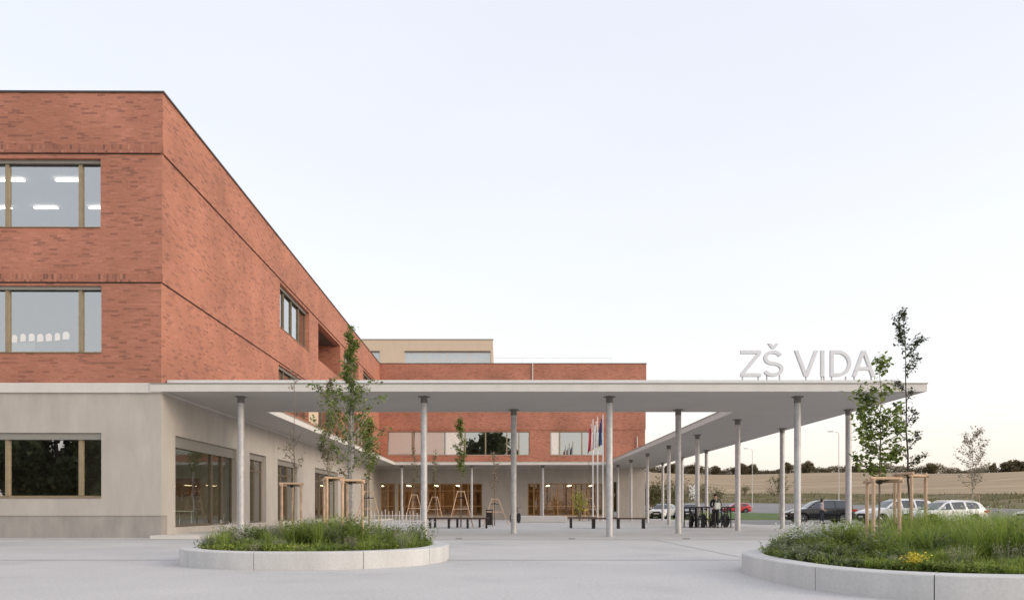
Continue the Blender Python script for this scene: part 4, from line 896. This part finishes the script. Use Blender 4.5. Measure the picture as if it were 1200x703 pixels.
d=34.98; o=thing('bag','pale cloth bag held by the person in black at the racks','bag',(px(840.3,35),34.93,.88),.3); mb=MB(); mb.bbox(-.15,.15,-.06,.06,0,.32,.035); mb.build('bag_body','cloth_light',o,True); mb=MB(); mb.tube([(-.1,0,.3),(-.07,0,.42),(.07,0,.42),(.1,0,.3)],.012,6); mb.build('handle','cloth_light',o)
p2=person('person in mauve top and dark trousers standing beside the black car',(px(963,50),50,-.1),math.radians(60),1.66,'cloth_mauve','cloth_denim','hair',dict(kl=-.05,kr=.04,al=-.06,ar=.06,eL=(.26,.02,1.15),wL=(.24,-.16,.98),eR=(-.26,.02,1.15),wR=(-.24,-.14,.97),hf=.03),True)
# ------------------------------------------------------------------ cars
def interp(kn,x):
    for a,b in zip(kn,kn[1:]):
        if a[0]<=x<=b[0]: return lerp(a[1],b[1],(x-a[0])/(b[0]-a[0]) if b[0]>a[0] else 0)
    return kn[-1][1]
def smooth_interp(kn,x):
    return (interp(kn,max(kn[0][0],x-.008))+interp(kn,x)+interp(kn,min(kn[-1][0],x+.008)))/3
def car(label,loc,rz,paint,style,group='parked cars'):
    o=thing('parked_car',label,'car',loc,rz,group)
    if style=='suv': L,H,W=4.65,1.62,.92; top=[(0,.66),(.012,.80),(.05,.90),(.14,1.0),(.25,1.06),(.385,1.50),(.45,1.585),(.6,1.62),(.8,1.59),(.90,1.52),(.965,1.10),(.99,.98),(1,.80)]; wx=(.19,.79)
    elif style=='wagon': L,H,W=4.7,1.48,.90; top=[(0,.58),(.012,.70),(.05,.80),(.15,.90),(.27,.97),(.41,1.38),(.48,1.45),(.6,1.48),(.8,1.46),(.89,1.38),(.965,1.02),(.99,.92),(1,.75)]; wx=(.185,.785)
    else: L,H,W=4.2,1.46,.88; top=[(0,.55),(.012,.68),(.05,.78),(.15,.88),(.26,.96),(.41,1.36),(.48,1.44),(.6,1.46),(.8,1.42),(.9,1.30),(.965,1.0),(.99,.92),(1,.7)]; wx=(.19,.80)
    wr=.335; cz=wr; ra=.40
    belt0=top[4][1]-.04; belt=[(0,.5),(.05,top[2][1]-.06),(.25,belt0),(.9,belt0+.09),(.97,belt0+.02),(1,.6)]
    plan=[(0,.66),(.02,.80),(.07,.94),(.14,1.0),(.82,1.0),(.92,.96),(.975,.86),(1,.74)]
    st=set(i/60 for i in range(61))|{.012,.988}
    for w in wx:
        for k in range(-8,9): st.add(w+ra/L*math.sin(k/8*math.pi/2)*.999)
        st.add(w-ra/L-.001); st.add(w+ra/L+.001)
    cow,rs=top[4][0],top[6][0]; rgl0,rgl1=top[-4][0],top[-3][0]
    pil=[(cow+.035,.46),(.485,.655),(.68,.85)]
    for a,b in pil: st|={a,b}
    st|={cow,rs,rgl0,rgl1,cow+.008,rs-.008}
    st=sorted(st); st2=[st[0]]
    for s_ in st[1:]:
        if s_-st2[-1]>.0009: st2.append(s_)
    st=st2; bd=MB(); gl=MB(); R_=[]
    for x in st:
        X=(x-.5)*L; zb=.24+.10*max(0,(.06-x)/.06)+.1*max(0,(x-.95)/.05)
        for w in wx:
            dx=(x-w)*L
            if abs(dx)<ra: zb=max(zb,cz+math.sqrt(ra*ra-dx*dx)-.02)
        zt_=smooth_interp(top,x); be=min(smooth_interp(belt,x),zt_-.035); pw=W*smooth_interp(plan,x)
        gh=max(0,min(1,(zt_-be-.05)/.4)); rw=pw*lerp(.90,.70,gh)
        m1_=max(zb+.02,min(.42,be-.1)); m2_=max(zb+.04,lerp(m1_,be,.55))
        sec=[(0,zb+.0),(pw*.9,zb),(pw*.985,max(zb+.01,m1_-.06)),(pw,m1_),(pw*1.0,m2_),(pw*.975,max(be,zb+.06)),(lerp(pw*.96,rw+.02,1 if gh>0 else .2),lerp(be+.01,zt_-.075,gh)if gh>0 else be+.01),(rw*.93,zt_-.02),(rw*.6,zt_),(0,zt_+.006)]
        R_.append((x,[(X,y,z) for y,z in sec]))
    for side in (1,-1):
        prev=None
        for x,sec in R_:
            p=[(a,b*side,c) for a,b,c in sec]
            if prev:
                xm=(x+prev[0])/2
                for j in range(9):
                    q=[prev[1][j],p[j],p[j+1],prev[1][j+1]]
                    if side==-1: q=q[::-1]
                    g_=False
                    if j==5 and any(a<xm<b for a,b in pil): g_=True
                    if j in(7,8) and (cow+.004<xm<rs-.004 or rgl0<xm<rgl1): g_=True
                    (gl if g_ else bd).face(q)
            prev=(x,p)
    import bmesh
    def weld(ob):
        bm=bmesh.new(); bm.from_mesh(ob.data); bmesh.ops.remove_doubles(bm,verts=bm.verts,dist=.0006); bmesh.ops.recalc_face_normals(bm,faces=bm.faces); bm.to_mesh(ob.data); bm.free()
        ob.data.polygons.foreach_set('use_smooth',[True]*len(ob.data.polygons))
        try: ob.data.set_sharp_from_angle(angle=math.radians(35))
        except Exception: pass
    ob=bd.build('body',paint,o); weld(ob); og=gl.build('windows','car_glass',o); weld(og)
    mb=MB(); mb.box(-L*.46,L*.46,-W*.80,W*.80,.2,.52); mb.build('underbody','car_plastic',o)
    mb=MB(); mb.box(-L*.24,L*.36,-W*.60,W*.60,.7,1.0); mb.build('cabin_interior','car_plastic',o)
    for w in wx:
        for s_ in (1,-1):
            X=(w-.5)*L; Y=s_*(W-.235); ax=(0,s_,0)
            mb=MB(); mb.lathe((X,Y,wr),ax,[(.2,0),(wr-.02,0),(wr,.03),(wr,.19),(wr-.02,.22),(.225,.225)],28); wh=mb.build('wheel','rubber',o,True)
            mb=MB(); mb.lathe((X,Y,wr),ax,[(.225,.20),(.235,.228),(.215,.215),(.2,.15)],28)
            for k in range(10):
                a=2*math.pi*k/10; ca,sa=math.cos(a),math.sin(a); mb.tube([(X+.03*ca,Y+s_*.205,wr+.03*sa),(X+.215*ca,Y+s_*.215,wr+.215*sa)],[.022,.016],5)
            mb.lathe((X,Y,wr),ax,[(.055,.18),(.055,.222),(.03,.228)],12); mb.build('rim','rim_alloy',wh,True)
            mb=MB(); mb.lathe((X,Y,wr),ax,[(.2,.10),(.2,.12)],20); mb.build('brake_well','car_plastic',wh)
    zt0=top[2][1]
    for s_ in (1,-1):
        mb=MB(); mb.prism([(-L*.487,zt0-.19),(-L*.46,zt0-.07),(-L*.405,zt0-.02),(-L*.40,zt0-.08),(-L*.45,zt0-.17)],*sorted((s_*W*.62,s_*W*.955))); mb.build('headlight','lamp_lens',o)
        mb=MB(); z=top[-2][1]; mb.prism([(L*.492,z-.16),(L*.485,z-.0),(L*.42,z-.0),(L*.40,z-.07),(L*.45,z-.15)],*sorted((s_*W*.62,s_*W*.975))); mb.build('tail_light','tail_lens',o)
        mb=MB(); X=(cow+.055-.5)*L; z=belt0+.08; mb.bbox(X-.05,X+.06,*sorted((s_*(W+.01),s_*(W+.19))),z-.02,z+.12,.025); mb.build('mirror',paint,o,True)
        for hx in (.49,.67): mb=MB(); X=(hx-.5)*L; mb.bbox(X-.0,X+.16,*sorted((s_*(W-.005),s_*(W+.03))),belt0-.10,belt0-.075,.008); mb.build('door_handle',paint,o)
        mb=MB()
        for hx in (.335,.475,.665): X=(hx-.5)*L; mb.box(X,X+.008,*sorted((s_*(W*.96),s_*(W+.0025))),.36,belt0-.03)
        mb.build('door_gap','car_plastic',o)
        mb=MB(); mb.box((wx[0]-.5)*L+ra,(wx[1]-.5)*L-ra,*sorted((s_*W*.9,s_*(W+.006))),.235,.33); mb.build('sill_trim','car_plastic',o)
    mb=MB(); mb.bbox(-L*.502,-L*.47,-W*.42,W*.42,.58,.72,.01); mb.bbox(-L*.503,-L*.47,-W*.55,W*.55,.30,.44,.01); mb.build('grille','car_plastic',o)
    mb=MB(); mb.box(-L*.506,-L*.5035,-.26,.26,.46,.56); mb.box(L*.5,L*.504,-.26,.26,.62,.72); mb.build('number_plate','plate_white',o)
    if style!='hatch':
        mb=MB()
        for s_ in (1,-1): mb.tube([((.46-.5)*L,s_*W*.62,H-.05),((.5-.5)*L,s_*W*.62,H+.03),((.8-.5)*L,s_*W*.62,H+.01),((.87-.5)*L,s_*W*.62,H-.08)],.016,6)
        mb.build('roof_rail','rim_alloy',o)
    return o
def cpos(x,d): return (px(x,d),d,-.1)
car('black estate car parked side-on behind the person in mauve',cpos(960.5,53.2),math.radians(-4),'black_paint','suv')
car('white hatchback parked behind the stakes, partly hidden by the nearer white car',cpos(1050,47.5),math.radians(4),'white_car_paint','suv')
car('white estate car with roof rails nearest the right bed',cpos(1106,43.6),math.radians(9),'white_car_paint','wagon')
car('white car cut off by the right edge of the view',cpos(1240,45.0),math.radians(3),'white_car_paint','wagon')
X=px(862,108); car('small red car on the far road',(X,108,tz(X,108)-.02),math.radians(-3),'red_paint','hatch')
car('pale car seen between the slim posts beside the school end wall',(15.9,72.5,-.06),math.radians(60),'white_car_paint','hatch')
car('grey car beyond the bicycle racks next to the pale car',(19.0,74,-.04),math.radians(70),'grey_paint','wagon')
# ------------------------------------------------------------------ street things
def lamp(label,x,yt,d,side):
    X=px(x,d); z0=tz(X,d); h=pz(yt,d)-z0; o=thing('street_lamp',label,'street lamp',(X,d,z0-.05),0,'street lamps along the far road')
    mb=MB(); mb.tube([(0,0,0),(0,0,h*.5),(0,0,h-.3)],[.07,.05,.04],10); mb.build('pole','pale_sill',o,True)
    mb=MB(); mb.tube([(0,0,h-.3),(side*.25,0,h-.05),(side*.9,0,h)],.04,8); mb.build('arm','white_paint',o)
    mb=MB(); mb.bbox(*sorted((side*.8,side*1.45)),-.14,.14,h-.05,h+.06,.03); mb.build('lamp_head','galvanised',o)
lamp('slim pale street lamp standing alone left of the black car',881.6,525,125,-1); lamp('slim pale street lamp rising behind the black car',983,505,98,-1)
X=px(811,120); z0=tz(X,120); o=thing('notice_board','tall white two-panel board on posts below the far hillside','board',(X,120,z0)); 
for s_ in (-1,1): mb=MB(); mb.box(s_*.27-.23,s_*.27+.23,-.05,.05,1.6,3.9); mb.build('panel','white_paint',o)
for s_ in (-1,1): mb=MB(); mb.box(s_*.5-.04,s_*.5+.04,.06,.14,0,3.9); mb.build('post','galvanised',o)
mb=MB(); mb.box(-.9,.9,-.25,.25,0,1.2); mb.build('cabinet','blind_box',o)
# trees by the car park
X,d=px(1140,66),66; sapling('sparse pinkish young tree behind the white cars near right edge',(X,d,-.05),pz(500,d),.05,'leaf_pink','pale_bark',rbr(rr,26,.28,.9,2.9,1.2,.8),1500,.17,None,70,0,name='car_park_tree')
stake_frame('short pale stake frame round the sparse pinkish tree behind the white cars',(X,d,-.05),.55,pz(580,d)+.05,.4,None)
X,d=px(913,69),69; sapling('small pale-leaved tree on the grass left of the black car',(X,d,-.05),pz(556,d),.05,'leaf_olive','pale_bark',rbr(rr,20,.4,.9,1.7,.9,.8),1200,.14,None,71,0,name='car_park_tree')
X,d=px(1000,72),72
for i,(x,d,h,n_,mt_,lab) in enumerate(((762,84,3.4,1100,'leaf_olive','olive bush touching the school end wall corner'),(780,98,3.8,1000,'leaf_olive','rounded olive bush above the pale parked car'),(797,118,4.4,900,'hedge_leaf_hazed','brownish bush left of the white board'),(826,150,4.0,700,'leaf_olive','olive bush right of the white board'),(771,90,3.6,900,'hedge_leaf_hazed','bushy dark shrub seen just right of the school end wall'),(788,110,5.0,900,'leaf_olive','olive bush on the hillside between the slim canopy posts'),(842,140,3.2,500,'leaf_olive','low olive bush above the bicycle racks'),(872,170,2.5,400,'leaf_olive','low bush on the far verge left of the alone lamp'))):
    X=px(x,d); shrub('shrub',lab,(X,d,tz(X,d)-.1),h*.62,h,mt_,n_,.28,seed=60+i)
mb=MB(); rv=random.Random(9)
for _ in range(15000):
    k=rv.uniform(.16,.78); t=rv.random(); d0,_z=knot(5,k); d1,_z=knot(6,k); d=lerp(d0,d1,t); X=k*d
    if math.sin(k*60)+math.sin(k*23+t*5)+math.sin(d*.7)<-.6+rv.uniform(-.5,.5): continue
    blade(mb,X,d,tz(X,d)-.02,rv.uniform(.2,.9)*(.7+.3*math.sin(k*37)),rv.uniform(.05,.16),rv.uniform(0,.6),rv.uniform(0,6.28),2)
tag(mb.build('tall_grass','verge_grass'),'tall rough grass along the verge between the road and the field','grass',None,'stuff')
# hedgerow on the crest: continuous low mass + individual trees
mb=MB(); rr3=random.Random(5)
for k in range(34000):
    x=rr3.uniform(735,1330); d=rr3.uniform(590,604); X=px(x,d); hh=5.6+1.5*math.sin(x*.11)+1.1*math.sin(x*.047+1)+.7*math.sin(x*.31)
    if 890<x<915 or 955<x<990: hh*=.75
    z=tz(X,d)-.3+rr3.random()**.9*hh*rr3.uniform(.75,1.1); s_=rr3.uniform(.5,1.2); dd=Vector((rr3.gauss(0,1),rr3.gauss(0,1),rr3.gauss(0,1))); leaf(mb,(X,d,z),dd,s_,s_*1.2)
tag(mb.build('hedgerow','hedge_leaf_hazed'),'long dark hedgerow along the crest of the far field','hedge',None,'stuff')
def crown_tree(name,label,loc,h,w,mat,n,ls,group,seed,trunk=.25):
    rr=random.Random(seed); o=thing(name,label,'tree',loc,rr.uniform(0,6),group); mb=MB(); ml=MB()
    mb.tube([(0,0,-.3),(.02*h,0,h*.3),(0,.02*h,h*.6),(0,0,h*.85)],[.035*h,.026*h,.015*h,.005*h],7); cl=[]
    for k in range(16):
        a=rr.uniform(0,6.28); z=rr.uniform(trunk,.92); r_=w*.5*math.sin(min(1,(z-trunk*.6)/(1-trunk*.6))*math.pi*.93+.12)*rr.uniform(.35,1)
        c=Vector((r_*math.cos(a),r_*math.sin(a),z*h)); cl.append((c,w*rr.uniform(.10,.2))); mb.tube([(0,0,max(.15,z-.22)*h),c*.55+Vector((0,0,(z-.05)*h*.45)),c],[.012*h,.008*h,.003*h],5)
    for _ in range(n):
        c,s0=rr.choice(cl); v=Vector((rr.gauss(0,1),rr.gauss(0,1),rr.gauss(0,.8))); v=v.normalized()*s0*rr.random()**.4*1.15; d=Vector((rr.gauss(0,1),rr.gauss(0,1),rr.gauss(0,1))); s_=ls*rr.uniform(.6,1.3); leaf(ml,c+v,d,s_*.85,s_)
    mb.build('trunk','dark_bark',o,'all'); ml.build('crown',mat,o); return o
hz=[(868,9,16,'rounded dark tree on the crest above the lone street lamp'),(880,8,13,'second rounded dark tree on the crest, right of the lone lamp'),(923,10,6,'small slender tree on the crest between two right posts'),(946,11,14,'taller bushy tree on the crest just right of the fourth front post'),(1004,8,9,'low tree on the crest behind the rear right post'),(1023,9,10,'low tree on the crest left of the broad-leaved sapling'),(1091,10,16,'rounded dark tree on the crest right of the tallest sapling'),(1164,10,7,'slim tree on the crest beside the pinkish tree'),(1180,10.5,20,'broad dark tree on the crest close to the right edge'),(1192,12,22,'largest dark tree on the crest at the right edge'),(1206,12,20,'dark tree on the crest cut by the right edge'),(790,9,22,'tree on the crest seen between slim posts right of the end wall'),(812,8,20,'tree on the crest above the white board'),(838,8,12,'low tree on the crest above the person in black')]
src=None
srcs=[]
for i,(x,h,w,lab) in enumerate(hz):
    h*=.86; w*=.85; d=588; X=px(x,d); z=tz(X,d)
    if i<3: srcs.append(crown_tree('far_tree',lab,(X,d,z),h,w,'hedge_leaf_hazed',2600,1.15,'trees along the crest of the field',80+i,.02)); srcs[-1]['h']=0
    else:
        q=srcs[i%2]; H0=(9,8)[i%2]; c=copy_tree(q,None,loc=(X,d,z),rz=i*1.3,sc=(w/(16,13)[i%2],w/(16,13)[i%2],h/H0),label=lab)
for s_ in srcs: del s_['h']
# trees behind the photographer, seen only in the window panes
bt=None
BT=((-44,-44,1.0),(-54,-46,1.1),(-65,-43,1.05),(-77,-47,1.15),(-34,-52,.8),(-4,-50,1.45),(5,-58,.85),(-14,-52,1.0),(30,-55,.6),(-49,-57,1.15),(-60,-58,1.2),(-40,-58,1.1),(-51,-68,1.35),(-57,-72,1.4))
BX=sorted(q[0] for q in BT); ORD='first second third fourth fifth sixth seventh eighth ninth tenth eleventh twelfth thirteenth fourteenth fifteenth'.split()
for i,(X,Y,s_) in enumerate(BT):
    lab='tall leafy tree behind the viewpoint, %s from the left in its row, mirrored in panes'%ORD[BX.index(X)]
    if bt is None: bt=crown_tree('large_tree',lab,(X,Y,-.4),15,12,'far_leaf',16000,.75,'trees mirrored in the windows',200,.08)
    else: copy_tree(bt,None,loc=(X,Y,-.4),rz=i*1.7,sc=(s_,s_,s_),label=lab)
# ------------------------------------------------------------------ light, sky, camera
SE,SA=math.radians(17),math.radians(114)      # elevation; azimuth clockwise from +Y (towards +X)
w=bpy.data.worlds.new('World'); bpy.context.scene.world=w; w.use_nodes=True; nt=w.node_tree; bg=nt.nodes['Background']
sky=N(nt,'ShaderNodeTexSky',sky_type='NISHITA',sun_disc=False); sky.sun_elevation=SE; sky.sun_rotation=SA; sky.air_density=1.0; sky.dust_density=2.5
nt.links.new(sky.outputs[0],bg.inputs[0]); bg.inputs[1].default_value=.05
# thin even veil of high cloud: pale lavender above, warm cream at the horizon
tc=N(nt,'ShaderNodeTexCoord'); sx=N(nt,'ShaderNodeSeparateXYZ'); nt.links.new(tc.outputs['Generated'],sx.inputs[0])
cr=ramp(nt,[(0,(.98,.83,.73)),(.05,(.99,.88,.80)),(.14,(.97,.93,.90)),(.32,(.92,.92,.94)),(.55,(.86,.865,.93)),(1,(.80,.81,.87))],sx.outputs[2])
nz=N(nt,'ShaderNodeTexNoise'); nz.inputs['Scale'].default_value=1.6; nz.inputs['Detail'].default_value=6; mpn=N(nt,'ShaderNodeMapping'); mpn.inputs['Scale'].default_value=(1,1,3.5); nt.links.new(tc.outputs['Generated'],mpn.inputs[0]); nt.links.new(mpn.outputs[0],nz.inputs['Vector'])
r2=ramp(nt,[(.3,.97),(.7,1.02)],nz.outputs['Fac']); mx=N(nt,'ShaderNodeMix',data_type='RGBA',blend_type='MULTIPLY'); mx.inputs[0].default_value=1; nt.links.new(cr.outputs[0],mx.inputs[6]); nt.links.new(r2.outputs[0],mx.inputs[7])
bg2=N(nt,'ShaderNodeBackground'); nt.links.new(mx.outputs[2],bg2.inputs[0]); bg2.inputs[1].default_value=.78
ad=N(nt,'ShaderNodeAddShader'); nt.links.new(bg.outputs[0],ad.inputs[0]); nt.links.new(bg2.outputs[0],ad.inputs[1]); nt.links.new(ad.outputs[0],nt.nodes['World Output'].inputs['Surface'])
sl=bpy.data.lights.new('Sun','SUN'); sl.energy=1.15; sl.angle=math.radians(25); sl.color=(1,.86,.72); so=bpy.data.objects.new('Sun',sl); C.objects.link(so)
dirv=Vector((math.sin(SA)*math.cos(SE),math.cos(SA)*math.cos(SE),math.sin(SE))); so.rotation_euler=dirv.to_track_quat('Z','Y').to_euler()
cam=bpy.data.cameras.new('Camera'); co=bpy.data.objects.new('Camera',cam); C.objects.link(co); co.location=(0,0,EYE); co.rotation_euler=(math.pi/2,0,0)
cam.sensor_width=36; cam.lens=36*F/1200; cam.shift_x=(600-U0)/1200; cam.shift_y=(V0-351.5)/1200; cam.clip_end=6000; cam.clip_start=.1
sc=bpy.context.scene; sc.camera=co
sc.view_settings.view_transform='Standard'; sc.view_settings.look='None'; sc.view_settings.exposure=.25; sc.view_settings.gamma=1
sc.render.resolution_x=1024; sc.render.resolution_y=599
